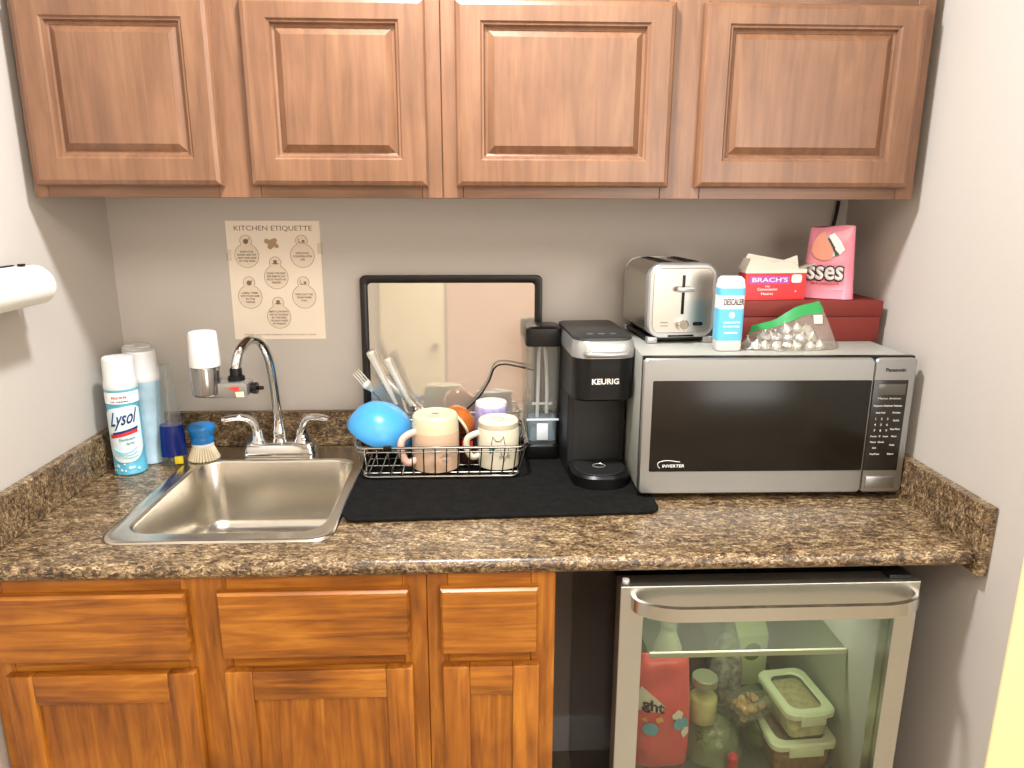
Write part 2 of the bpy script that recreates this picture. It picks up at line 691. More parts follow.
b.prism([(y, z) for y, z in nose()], .001, W - .0215, 'x')
for a in ((.001, SX0, -.586, -.001), (SX1, W - .001, -.586, -.001), (SX0, SX1, -.586, SY0), (SX0, SX1, SY1, -.001)):
    b.box(a[0], a[1], a[2], a[3], .8851, ZK)
b.build('worktop', M_LAM, ct, world=True, ang=30)
ZS = 1.001
MB().box(.0195, W - .0205, -.020, -.001, ZK + .0005, ZS, .0015, 1).build('backsplash', M_LAM, ct, world=True)
MB().box(.001, .0195, -.628, -.001, ZK + .0005, ZS, .0015, 1).build('backsplash', M_LAM, ct, world=True)
MB().box(W - .0205, W - .001, -.643, -.001, .874, ZS, .0015, 1).build('backsplash', M_LAM, ct, world=True)

# ------------------------------------------------------------------ sink
t = thing('sink', 'square stainless steel drop-in sink set in the counter', 'sink', (.372, -.29, ZK))


def rr3(x0, x1, y0, y1, r, z):
    return [(x, y, z) for x, y in rrect(x0, x1, y0, y1, r)]


O = (.170, .584, -.551, -.030)
I = (.204, .556, -.508, -.128)
b = MB()
b.loft([rr3(O[0], O[1], O[2], O[3], .04, ZK + .0006), rr3(O[0] + .001, O[1] - .001, O[2] + .001, O[3] - .001, .039, ZK + .003),
        rr3(O[0] + .006, O[1] - .006, O[2] + .006, O[3] - .006, .036, ZK + .0052),
        rr3(O[0] + .014, O[1] - .014, O[2] + .014, O[3] - .010, .033, ZK + .0035),
        rr3(I[0] - .006, I[1] + .006, I[2] - .006, I[3] + .006, .050, ZK + .0030)], cap0=False, cap1=False)
b.build('rim', M_SINK, t, world=True, ang=60)
b = MB()
D = .165
lo = [rr3(I[0] - .006, I[1] + .006, I[2] - .006, I[3] + .006, .050, ZK + .0030), rr3(I[0] - .002, I[1] + .002, I[2] - .002, I[3] + .002, .050, ZK + .0015),
      rr3(I[0], I[1], I[2], I[3], .05, ZK - .004)]
lo.append(rr3(I[0] + .008, I[1] - .008, I[2] + .008, I[3] - .008, .05, ZK - D + .035))
for k in range(1, 7):
    a = k / 6 * PI / 2
    q = .008 + .034 * (1 - math.cos(a))
    lo.append(rr3(I[0] + q, I[1] - q, I[2] + q, I[3] - q, .05, ZK - D + .035 - .034 * math.sin(a)))
lo.append(rr3(.36, .40, -.34, -.30, .018, ZK - D - .002))
b.loft(lo, cap0=False)
b.build('basin', M_SINK, t, world=True, ang=60)
b = MB()
b.lathe([(.0, .001), (.018, .001), (.02, .004), (.042, .004), (.045, .0015), (.045, 0)], 32, T(.38, -.32, ZK - D - .001))
b.build('drain', M_CHROME, t, world=True)

# ------------------------------------------------------------------ faucet
t = thing('faucet', 'chrome two-handle gooseneck faucet at the back of the sink', 'faucet', (.3755, -.085, ZK + .004))
b = MB()
b.loft([[(x, y, z) for x, y in rrect(-.083 + q, .083 - q, -.026 + q, .026 - q, .012)] for z, q in ((0, 0), (.006, .0), (.026, .004), (.030, .008))])
b.build('base_plate', M_CHROME, t, ang=40)
for sx in (-1, 1):
    b = MB()
    b.lathe([(.021, 0), (.021, .004), (.017, .010), (.015, .022), (.012, .032), (0, .034)], 24, T(sx * .052, 0, .029))
    path = bez([(sx * .052, 0, .05), (sx * .056, -.002, .070), (sx * .067, -.008, .087), (sx * .088, -.018, .095), (sx * .122, -.032, .094)], 6)
    n = len(path)
    b.tube(path, [.0165 - .0085 * (i / (n - 1)) ** .7 if i < n - 2 else (.0076 if i == n - 2 else .005) for i in range(n)], 12, flat=.75)
    b.build('handle', M_CHROME, t, ang=60)
b = MB()
b.lathe([(.018, 0), (.018, .006), (.015, .012), (.0165, .018), (.0155, .03), (.0135, .034), (.0125, .055), (0, .056)], 24, T(0, 0, .029))
path = bez([(0, 0, .07), (-.002, -.003, .12), (-.004, -.008, .18), (-.007, -.020, .235), (-.014, -.048, .277), (-.026, -.084, .289), (-.038, -.116, .272), (-.043, -.131, .245), (-.044, -.134, .228)], 8)
b.tube(path, .0105, 16)
b.build('spout', M_CHROME, t, ang=60)
b = MB()
b.lathe([(0, 0), (.0125, 0), (.0125, .022), (.011, .026), (0, .026)], 24, T(-.044, -.134, .213))
b.build('aerator', M_BLACK, t)
SPX, SPY, SPZ = .3755 - .044, -.085 - .134, ZK + .004 + .213

# ------------------------------------------------------------------ water filter on the spout
t = thing('water_filter', 'white cartridge water filter clipped to the end of the faucet spout', 'water filter', (SPX, SPY, SPZ))
b = MB()
cx, cy = -.056, -.018
b.lathe([(0, .088), (.022, .088), (.0285, .086), (.0305, .081), (.0333, .020), (.033, .015), (0, .015)], 36, T(cx, cy, .020), sx=.93, sy=.93)
b.build('cartridge_cover', M_WHITE, t, ang=50)
b = MB()
b.lathe([(0, 0), (.029, 0), (.0335, .004), (.0345, .060), (.033, .0625), (0, .0625)], 36, T(cx - .002, cy, -.028), sx=.86, sy=.86)
b.build('cartridge_cup', pm('smoky_chrome', (150, 148, 146), .18, .9), t)
b = MB()
b.prism([(cx - .006, -.034), (.022, -.034), (.029, -.028), (.029, -.004), (.022, .0), (cx + .020, -.002), (cx + .014, .012), (cx - .006, .014)], -.028, .020, 'y', .004)
b.build('filter_housing', pm('filter_grey', (164, 162, 158), .25, .7), t)
b = MB()
b.lathe([(0, 0), (.012, 0), (.0125, .003), (.0125, .012), (0, .012)], 20, T(.031, -.002, -.018, 0, PI / 2))
b.box(.042, .056, -.006, .003, -.022, -.014, .003)
b.build('diverter_knob', M_BLACK, t)
b = MB()
b.lathe([(.0155, 0), (.0175, .002), (.0175, .009), (.0145, .011)], 24, T(0, 0, -.002))
b.build('mounting_collar', M_BLACK, t)
b = MB()
b.prism([(-.012, -.010), (.012, -.008), (.012, -.018), (.004, -.019)], -.0290, -.0281, 'y')
b.build('red_label', pm('red_label_ink', (222, 70, 60), .4), t)
MB().prism([(.004, -.020), (.022, -.019), (.022, -.031), (.006, -.031)], -.0290, -.0281, 'y').build('cream_label', pm('cream_label', (226, 214, 188), .4), t)
MB().box(cx + .012, cx + .015, -.0300, -.0270, -.032, .008).build('seam', M_BLACK, t)

# ------------------------------------------------------------------ dish brush
t = thing('dish_brush', 'round blue palm dish brush with cream bristles beside the sink', 'brush', (.2065, -.116, ZK + .005))
b = MB()
b.lathe([(0, .038), (.024, .038), (.026, .044), (.025, .052), (.0235, .055), (.026, .062), (.030, .070), (.0305, .076), (.027, .082), (.016, .085), (0, .0855)], 32)
b.build('grip', pm('blue_grip', (28, 112, 176), .3), t, ang=60)
b = MB()
b.lathe([(0, .030), (.022, .030), (.0245, .033), (.0245, .040), (.022, .042), (0, .042)], 32)
b.build('collar', M_WHITE, t)
b = MB()
for rr_, nn in ((.003, 6), (.010, 14), (.0165, 22), (.021, 30)):
    for i in range(nn):
        a = 2 * PI * i / nn + rr_ * 50
        q = rr_ * 1.6
        b.tube([(rr_ * math.cos(a), rr_ * math.sin(a), .032), (rr_ * 1.25 * math.cos(a), rr_ * 1.25 * math.sin(a), .018), (q * math.cos(a), q * math.sin(a), .001)], [.0022, .0026, .0028], 5)
o = b.build('bristles', pm('cream_bristle', (232, 220, 190), .7), t, kind='stuff')


# ------------------------------------------------------------------ bottles in the corner
def wrap(R, z, cx=0, cy=0, ang0=-PI / 2, up=0):
    def f(co):
        a = ang0 + co.x / R
        return (cx + (R + .0004 + co.z) * math.cos(a), cy + (R + .0004 + co.z) * math.sin(a), z + co.y + up * co.x)
    return f


def patch(b, R, z0, z1, a0, a1, n=16, off=.0003, slope=0):
    """curved label patch on a cylinder of radius R between two angles"""
    t = bmesh.new()
    rows = []
    for i in range(n + 1):
        a = math.radians(a0 + (a1 - a0) * i / n)
        sl = slope * (i / n - .5)
        rows.append([t.verts.new(((R + off) * math.cos(a), (R + off) * math.sin(a), z + sl)) for z in (z0, z1)])
    for p, q in zip(rows, rows[1:]):
        t.faces.new((p[0], q[0], q[1], p[1]))
    b._merge(t)
    return b


M_TEAL = pm('aqua_label', (92, 178, 205), .3, var=.2, vscale=30)
M_PALE = pm('pale_label', (214, 232, 234), .35)
M_NAVY = pm('navy_ink', (30, 50, 110), .4)
M_RED = pm('red_ink', (206, 58, 56), .4)
R_CAN = .0335


def aerosol(label, loc, rz=0, lean=0, full=True):
    t = thing('spray_can', label, 'spray can', loc, group='disinfectant spray cans in the corner', rot=(0, lean, rz))
    b = MB()
    R = R_CAN
    b.lathe([(0, 0.002), (R - .004, .002), (R - .002, 0), (R, .002), (R, .006), (R - .0008, .008), (R - .0008, .186), (R, .188), (R, .192), (R - .004, .196), (0, .197)], 40)
    b.build('can_body', M_TEAL if full else pm('pale_blue_can', (168, 194, 206), .3, var=.15, vscale=30), t)
    b = MB()
    b.lathe([(0, .26), (R * .86, .26), (R * .90, .258), (R * .92, .254), (R * .96, .212), (R, .205), (R + .0008, .194), (R, .192)], 40)
    c = b.build('cap', M_WHITE, t, ang=50)
    b = MB()
    b.box(-R * .75, R * -.1, -.008, .008, .259, .262, .001)
    b.build('nozzle_button', M_WHITE, c)
    if full:
        w = patch(MB(), R, .162, .187, -175, -5).build('label', M_INKW, t, ang=180)
        bt = bmesh.new()
        n = 24
        rows = []
        for q in range(n + 1):
            a = math.radians(-158 + 138 * q / n)
            e = abs(2 * q / n - 1)
            zl, zh = .030 + .030 * e ** 3, .150 + .010 * (q / n) - .012 * e ** 4
            rows.append([bt.verts.new(((R + .0005) * math.cos(a), (R + .0005) * math.sin(a), z)) for z in (zl, zh)])
        for p_, q_ in zip(rows, rows[1:]):
            bt.faces.new((p_[0], q_[0], q_[1], p_[1]))
        b = MB()
        b._merge(bt)
        b.build('pale_patch', M_PALE, w, ang=180)
        MB().text('Lysol', .030, fn=wrap(R + .0008, .129, up=.16), width=.058, shear=.45, bold=.0004, height=.040).build('lettering', M_NAVY, w, ang=180)
        MB().text('KILLS 99.9%', .007, fn=wrap(R + .0006, .176), width=.030, bold=.0002).build('red_lettering', M_RED, w, ang=180)
        MB().text('OF GERMS', .004, fn=wrap(R + .0006, .167), width=.036, bold=.0001).build('small_lettering', M_NAVY, w, ang=180)
        patch(MB(), R, .090, .099, -140, -40, off=.001, slope=.012).build('red_band', M_RED, w, ang=180)
        patch(MB(), R, .0985, .1035, -128, -38, off=.0012, slope=.012).build('navy_band', M_NAVY, w, ang=180)
        b = MB()
        b.text('Disinfectant', .009, fn=wrap(R + .0008, .083, ang0=-PI * .44, up=.12), width=.032)
        b.text('Spray', .009, fn=wrap(R + .0008, .074, ang0=-PI * .39, up=.12), width=.016)
        b.build('teal_lettering', pm('teal_ink', (40, 130, 150), .4), w, ang=180)
        b = MB()
        for k in range(3):
            pts = [wrap(R + .0008, .052 - k * .005)(Vector((x / 100, .010 * (x / 2.4) ** 2 - .004 * x / 2.4 * k, .0003))) for x in [-2.4 + .4 * i for i in range(13)]]
            b.tube(pts, .0009, 5)
        b.build('swirl', pm('swirl_ink', (120, 190, 205), .4), w)
        b = MB()
        for q in range(14):
            a, z = random.uniform(-2.6, -.5), random.uniform(.010, .030)
            b.lathe([(0, .0003), (random.uniform(.002, .004), .0002), (0, 0)], 10, Matrix.Translation(((R + .0005) * math.cos(a), (R + .0005) * math.sin(a), z)) @ Euler((PI / 2, 0, a + PI / 2)).to_matrix().to_4x4())
        b.build('bubbles', M_PALE, w)
    return t


aerosol('aqua spray can with white cap and scripted label, frontmost in the corner', (.0690, -.179, ZK + .0006), .25)
aerosol('white-capped spray can directly behind the frontmost can, by the clear blue bottle', (.0885, -.1115, ZK + .0006), -.2, full=False)
aerosol('white-capped spray can deepest in the corner, only its cap showing', (.0535, -.0545, ZK + .0006), 0, full=False)

t = thing('cleaner_bottle', 'clear tapered bottle with dark blue liquid beside the spray cans', 'bottle', (.1485, -.137, ZK + .0006), .2)


def bottle_shape(off, z0, z1):
    prof = [(0, .026, .021), (.004, .0285, .023), (.05, .0275, .0225), (.085, .0255, .021), (.13, .020, .016), (.17, .016, .0135), (.2, .0135, .0125), (.232, .0125, .0125)]
    out = []
    n = 14
    for i in range(n + 1):
        z = z0 + (z1 - z0) * i / n
        for (za, xa, ya), (zb, xb, yb) in zip(prof, prof[1:]):
            if za <= z <= zb + 1e-9:
                k = (z - za) / (zb - za)
                out.append([((xa + (xb - xa) * k - off) * math.cos(2 * PI * j / 28), (ya + (yb - ya) * k - off) * math.sin(2 * PI * j / 28), z) for j in range(28)])
                break
    return out


MB().loft(bottle_shape(0, 0, .232), cap1=False).build('bottle_shell', M_CLEARP, t, ang=60)
MB().loft(bottle_shape(-.0004, .022, .094)).build('blue_liquid', pm('blue_liquid', (16, 36, 110), .15), t, ang=60)
b = MB()
b.box(.004, .022, -.0250, -.018, .006, .024, .002)
b.build('yellow_sticker', pm('yellow_sticker', (232, 210, 40), .5), t)
b = MB()
b.tube([(-.003, 0, .03), (-.002, 0, .14), (.002, 0, .225)], .0022, 8)
b.build('dip_tube', M_CLEARP, t)

# ------------------------------------------------------------------ paper towel roll
t = thing('paper_towel_holder', 'dark wire holder fixed to the left wall carrying the paper roll', 'towel holder', (.0, -.535, 1.352))
b = MB()
b.tube([(.056, .15, 0), (.056, -.15, 0)], .006, 10)
for s in (-1, 1):
    b.tube([(.056, .145 * s, 0), (.045, .149 * s, .012), (.02, .149 * s, .02), (.0055, .149 * s, .02)], .004, 8)
b.build('rod', M_BLACK, t)
MB().box(.0005, .006, -.16, .16, .008, .034, .002).build('mounting_bar', M_BLACK, t)
b = MB()
b.box(.050, .058, .094, .106, .0335, .0405, .001)
b.build('clip', M_BLACK, t)
t = thing('paper_towel_roll', 'white paper towel roll hanging on the left wall', 'paper towel', (.056, -.535, 1.352))
b = MB()
b.lathe([(.018, -.135), (.032, -.135), (.0335, -.133), (.0335, .133), (.032, .135), (.018, .135), (.018, -.135)], 40, T(0, 0, 0, PI / 2))
M_PAPER = pm('paper_towel', (240, 238, 230), .9, bump=.4, bscale=350)
b.build('roll', M_PAPER, t)
b = MB()
pts = []
loops = []
for yy in (-.134, .134):
    lp = []
    for i in range(9):
        a = math.radians(60 + i * 12)
        r = .0345 + .0012 * i * (1 if i > 4 else .4)
        lp.append((r * math.cos(a), yy, r * math.sin(a)))
    for i in reversed(range(9)):
        a = math.radians(60 + i * 12)
        r = .0337 + .0012 * i * (1 if i > 4 else .4)
        lp.append((r * math.cos(a), yy, r * math.sin(a)))
    loops.append(lp)
b.loft(loops)
b.build('loose_sheet', M_PAPER, t)

# ------------------------------------------------------------------ etiquette notice
PX, PZ, PW, PH = .2635, 1.455, .215, .277
t = thing('notice_sheet', 'laminated beige notice titled KITCHEN ETIQUETTE on the back wall', 'notice', (PX + PW / 2, -.0004, PZ - PH / 2))
MB().box(-PW / 2, PW / 2, -.0010, 0, -PH / 2, PH / 2).build('sheet', pm('beige_sheet', (244, 230, 210), .28, coat=.3), t)
M_TAUPE = pm('taupe_ink', (128, 106, 88), .6)
M_BROWNINK = pm('brown_ink', (92, 74, 62), .6)
b = MB()
b.text('KITCHEN ETIQUETTE', .016, (0, -.0011, .121), width=.178)
b.build('heading', M_TAUPE, t)
b = MB()
b.text('THANK YOU FOR KEEPING OUR KITCHEN CLEAN', .005, (0, -.0011, -.128), width=.17)
b.build('footer_lettering', M_TAUPE, t)
tags = [(-.064, .059, ['WASH YOUR', 'DISHES AND PUT', 'AWAY WHEN DONE', 'IN THE SINK']), (.064, .059, ['WIPE DOWN', 'COUNTERS AFTER', 'USE']),
        (.0, .009, ['CLEAN THE SINK', 'AND REMOVE ANY', 'FOOD WASTE AS', 'NEEDED']), (-.064, -.037, ['LABEL ITEMS', 'WITH YOUR NAME', 'IN THE', 'FRIDGE']),
        (.062, -.037, ['TAKE OUT THE', 'TRASH WHEN', 'FULL']), (.0, -.085, ['EMPTY CONTENTS', 'OUT OF THE FRIDGE', 'BY THE END', 'OF EACH WEEK', 'BY FRIDAY'])]
for i, (x, z, lines) in enumerate(tags):
    R = .0275
    P = []
    for k in range(41):
        a = math.radians(118 + 304 * k / 40)
        P.append((x + R * math.cos(a), z + R * math.sin(a)))
    for k in range(21):
        a = math.radians(-35 + 250 * k / 20)
        P.append((x + .0135 * math.cos(a), z + R + .006 + .0135 * math.sin(a)))
    tg = MB().prism(P, -.00125, -.001, 'y').build('tag_shape', pm('pale_tag', (234, 217, 194), .3), t)
    b = MB()
    b.tube([(p[0], -.0013, p[1]) for p in P], .00045, 5, closed=True)
    b.build('tag_outline', M_TAUPE, tg)
    b = MB()
    for k, ln in enumerate(lines):
        b.text(ln, .0062, (x, -.0013, z - .002 + (len(lines) - 1) * .0036 - k * .0072), width=min(.044, .0034 * len(ln)), bold=.00008)
    b.build('tag_lettering', M_BROWNINK, tg)
    b = MB()
    zc = z + R + .006
    if i % 3 == 0:
        b.lathe([(0, 0), (.005, 0), (.006, .0003), (0, .0004)], 12, T(x, -.0013, zc - .001, PI / 2))
        b.tube([(x + .005, -.0014, zc + .002), (x + .008, -.0014, zc + .006)], .0008, 5)
    elif i % 3 == 1:
        b.tube([(x - .008, -.0014, zc - .004), (x + .008, -.0014, zc - .005)], .0007, 5)
        b.box(x + .001, x + .007, -.0016, -.0013, zc - .003, zc + .002)
        b.tube([(x - .006, -.0014, zc + .006), (x - .008, -.0014, zc), (x - .003, -.0014, zc - .003)], .0006, 5)
    else:
        b.tube([(x - .008, -.0014, zc - .002), (x, -.0014, zc - .003), (x + .008, -.0014, zc - .002)], .0008, 5)
        b.box(x - .004, x + .004, -.0016, -.0013, zc - .002, zc + .006, 0)
    b.build('icon', M_TAUPE, tg)
b = MB()
for dx, dz, r in ((0, 0, .010), (-.012, .005, .006), (.010, -.006, .005), (-.005, -.008, .006), (.006, .006, .006)):
    b.lathe([(0, 0), (r, 0), (r * .8, .0003), (0, .0004)], 9, T(-.004 + dx, -.0011 - random.random() * .0002, .087 + dz, PI / 2, 0, 0))
b.build('flower_motif', pm('tan_ink', (178, 148, 112), .6), t)
for x, z in ((-PW / 2 + .002, -.01 + .07), (PW / 2 - .002, .075)):
    MB().box(x - .006, x + .006, -.0014, -.0003, z - .012, z + .012).build('tape', clear('clear_tape', (250, 246, 235), 1.2, .25), t)

# ------------------------------------------------------------------ drying mat
t = MB()
mat_z = ZK + .0006
t.loft([[(x, y, z) for x, y in ((X, Y + (X - .88) * .034) for X, Y in rrect(.584 + q, 1.196 - q, -.466 + q, -.055 - q, .03 - q * .5))] for z, q in ((mat_z, .003), (mat_z + .002, 0), (mat_z + .006, 0), (mat_z + .008, .003), (mat_z + .0065, .012), (mat_z + .0068, .016))])
mato = t.build('drying_mat', M_MAT)
tag(mato, 'charcoal cloth drying mat spread under the dish rack and coffee maker', 'mat')
# the rim of the sink lies under the mat's left end: lift it slightly there
for v in mato.data.vertices:
    if v.co.x < .60:
        v.co.z += .0062 * min(1, (.60 - v.co.x) / .012)
MT = mat_z + .0072

# ------------------------------------------------------------------ framed panel leaning on the wall
t = thing('framed_panel', 'black-framed glossy pale panel leaning against the back wall behind the dishes', 'panel', (.782, -.048, MT + .0008), rot=(math.radians(-4.0), 0, 0))
FW, FH = .428, .410
b = MB()
lo = []
for q, y in ((0, .006), (0, -.004), (.002, -.007), (.012, -.008), (.017, -.005), (.019, -.0005)):
    lo.append([(x, y, z) for x, z in rrect(-FW / 2 + q, FW / 2 - q, q, FH - q, max(.006, .014 - q * .3))])
b.loft(lo, cap0=True, cap1=False)
b.build('frame', pm('black_frame', (13, 9, 8), .3), t)
b = MB()
b.prism(rrect(-FW / 2 + .0165, FW / 2 - .0165, .0165, FH - .0165, .009), -.002, -.0004, 'y')
b.build('reflective_panel', pm('glossy_white_panel', (214, 208, 196), .03, .5, spec=.8), t)

# ------------------------------------------------------------------ wire dish rack
t = thing('dish_rack', 'chrome wire dish rack full of washed mugs on the drying mat', 'dish rack', (.762, -.182, MT + .0004))
RB = (-.166, .167, -.090, .090)      # bottom
RT = (-.181, .186, -.103, .103)      # top
HT = .074
b = MB()
rim = [(x, y, HT) for x, y in rrect(*RT[:2], *RT[2:], .03)]
b.tube(rim, .0032, 8, closed=True)
b.build('rim_wire', M_WIRE, t)
b = MB()
b.tube([(x, y, HT - .010) for x, y in rrect(RT[0] + .002, RT[1] - .002, RT[2] + .002, RT[3] - .002, .03)], .0022, 8, closed=True)
b.tube([(x, y, .0052) for x, y in rrect(*RB, .02)], .0026, 8, closed=True)
b.build('frame_wire', M_WIRE, t)
b = MB()
for i in range(14):
    k = (i + .5) / 14
    xb, xt = RB[0] + k * (RB[1] - RB[0]), RT[0] + .012 + k * (RT[1] - RT[0] - .024)
    b.tube([(xt, RT[2], HT - .002), (xb, RB[2] - .002, .009), (xb, RB[2] + .004, .0085), (xb, RB[3] - .004, .0085), (xb, RB[3] + .002, .009), (xt, RT[3], HT - .002)], .0016, 6)
for i in range(4):
    k = (i + .5) / 4
    yb, yt = RB[2] + k * (RB[3] - RB[2]), RT[2] + .012 + k * (RT[3] - RT[2] - .024)
    b.tube([(RT[0], yt, HT - .002), (RB[0] - .001, yb, .0058), (RB[1] + .001, yb, .0058), (RT[1], yt, HT - .002)], .0016, 6)
b.build('basket_wires', M_WIRE, t)
for x, y in ((-.15, -.08), (.15, -.08), (-.15, .08), (.15, .08)):
    MB().lathe([(0, 0), (.005, 0), (.006, .002), (.005, .004), (0, .004)], 10, T(x, y, 0)).build('foot', M_BLACK, t)
b = MB()
b.box(-.118, -.100, RT[2] - .0052, RT[2] + .0052, HT - .0052, HT + .0052, .0015)
b.build('clip', M_BLACK, t)
RZ = MT + .0004 + .0108      # where things stand in the rack


# ------------------------------------------------------------------ things in the rack
def mug_handle(b, R, z0, z1, out, ang, r=.006, flat=1.3):
    c, s = math.cos(ang), math.sin(ang)
    pr = [(R - .003, z0), (R + out * .55, z0 - .004 if z0 > z1 else z0), (R + out, (z0 * .75 + z1 * .25)), (R + out, (z0 * .35 + z1 * .65)), (R + out * .6, z1), (R - .003, z1 + .002 * (1 if z1 < z0 else -1))]
    b.tube(bez([(q * c, q * s, z) for q, z in pr], 6), r, 10, flat=flat)


t = thing('mug', 'beige upturned mug with pink handle and cream band in the dish rack', 'mug', (.7495, -.219, RZ), group='mugs in the dish rack')
b = MB()
b.lathe([(.047, .0), (.0510, .001), (.0515, .004), (.0515, .080), (.0510, .084)], 40)
b.lathe([(.047, .0), (.0470, .083)], 40)
b.build('cup_wall', pm('beige_glaze', (206, 174, 146), .35), t)
b = MB()
b.lathe([(.0510, .083), (.0506, .086), (.0495, .114), (.046, .1205), (.038, .1225), (.036, .121), (.0, .121)], 40)
b.build('cream_foot', pm('cream_glaze', (206, 196, 162), .35), t, ang=60)
b = MB()
mug_handle(b, .050, .086, .020, .032, PI + .55, .0062)
b.build('handle', pm('pink_glaze', (232, 184, 168), .35), t, ang=60)
b = MB()
b.text('good', .012, fn=wrap(.0518, .042, ang0=-PI * .36), width=.024, shear=.3)
b.text('day', .012, fn=wrap(.0518, .030, ang0=-PI * .36), width=.018, shear=.3)
b.build('raised_lettering', pm('beige_raised', (205, 178, 152), .4), t, ang=180)
b = MB()
b.lathe([(0, .0), (.006, .0), (.006, .0004), (0, .0004)], 12, T(0, -.004, .1212), sx=1.4, sy=.5)
b.build('maker_stamp', M_NAVY, t)

t = thing('mug', 'upturned white mug with a black cat drawing in the dish rack', 'mug', (.887, -.212, RZ), group='mugs in the dish rack')
M_IVORY = pm('ivory_glaze', (212, 203, 178), .3)
b = MB()
b.lathe([(.041, .0), (.0445, .001), (.0450, .004), (.0450, .086), (.0435, .0885), (.0440, .091), (.0445, .101), (.042, .1045), (.039, .105), (.037, .1035), (.0, .1035)], 40)
b.lathe([(.041, .0), (.0415, .095)], 40)
b.build('cup_wall', M_IVORY, t)
b = MB()
mug_handle(b, .044, .076, .022, .027, PI + .25, .0055)
b.build('handle', M_IVORY, t, ang=60)
b = MB()
wr = wrap(.0452, .009, ang0=-PI * .5)


def ink(pts, r=.0007):
    b.tube([wr(Vector((x, z, .0001))) for x, z in pts], r, 5)


ink([(-.016, .049), (-.013, .068), (-.006, .058), (.004, .058), (.010, .069), (.014, .046)])
ink([(.004, .040), (.006, .026), (.013, .017), (.020, .026), (.022, .040)])
ink([(.013, .017), (.013, .010)], .0005)
ink([(.007, .022), (.0, .024)], .0004)
ink([(.007, .020), (.0, .018)], .0004)
ink([(.019, .022), (.026, .024)], .0004)
ink([(.019, .020), (.026, .018)], .0004)
b.build('cat_drawing', M_INKD, t)
b = MB()
bt = bmesh.new()
for tri in ([(-.022, .046), (-.002, .044), (-.020, .028)],):
    bt.faces.new([bt.verts.new(wr(Vector((x, z, .0002)))) for x, z in tri])
b._merge(bt)
b.build('green_patch', pm('green_ink', (60, 130, 110), .4), t, solid=.0003)
b = MB()
b.tube([(.012 * math.cos(2 * PI * i / 20), .012 * math.sin(2 * PI * i / 20), .1037) for i in range(20)], .0006, 5, closed=True)
b.build('maker_stamp', M_TAUPE, t)

t = thing('mug', 'lavender upturned mug behind the white cat mug', 'mug', (.873, -.104, RZ), group='mugs in the dish rack')
b = MB()
b.lathe([(.035, .0), (.0375, .001), (.038, .004), (.0385, .10), (.037, .108), (.034, .113)], 36)
b.lathe([(.034, .0), (.0345, .1)], 36)
b.build('cup_wall', pm('lavender_glaze', (176, 164, 206), .3, var=.25, vscale=60), t, ang=60)
b = MB()
b.lathe([(.0374, .1062), (.0372, .1100), (.0355, .1145), (.032, .1155), (.030, .1135), (.028, .1115), (0, .1115)], 36)
b.build('white_foot', pm('white_glaze', (235, 230, 228), .3), t)

t = thing('amber_bowl', 'amber bowl with cream rim standing on edge behind the beige mug', 'bowl', (.789, -.150, RZ + .070), rot=(math.radians(-14), math.radians(64), math.radians(25)))
b = MB()
b.lathe([(.044, .0), (.0435, .012), (.040, .026), (.031, .037), (.018, .042), (0, .043)], 36)
b.build('bowl_body', pm('amber_glaze', (176, 96, 40), .25, var=.3, vscale=20), t, ang=60)
b = MB()
b.tube([(.0425 * math.cos(2 * PI * i / 36), .0425 * math.sin(2 * PI * i / 36), 0) for i in range(36)], .0035, 8, closed=True)
b.build('rim', pm('cream_rim', (236, 216, 184), .3), t)

t = thing('small_cup', 'small black cup with red spot between the two front mugs', 'cup', (.8195, -.196, RZ), group=None)
b = MB()
b.lathe([(.017, .0), (.0195, .001), (.021, .060), (.019, .061), (.0175, .05), (.016, .006), (0, .006)], 28)
b.build('cup_wall', pm('black_glaze', (44, 20, 18), .25), t)
b = MB()
patch(b, .0209, .042, .055, -125, -60, off=.0008)
b.build('red_spot', pm('red_glaze', (214, 60, 44), .3), t, ang=180)

t = thing('blue_bowl', 'sky blue plastic bowl propped on its side in the rack', 'bowl', (.624, -.172, 1.000), rot=(math.radians(4), math.radians(24), 0))
b = MB()
b.lathe([(0, .057), (.030, .054), (.048, .046), (.062, .028), (.070, .008), (.0735, -.010), (.0755, -.0105), (.0765, -.009), (.0725, .010), (.0645, .031), (.050, .048), (.032, .0575), (.016, .0615), (0, .0625)], 48)
b.build('bowl_shell', pm('sky_blue_plastic', (72, 156, 214), .32), t, ang=60)


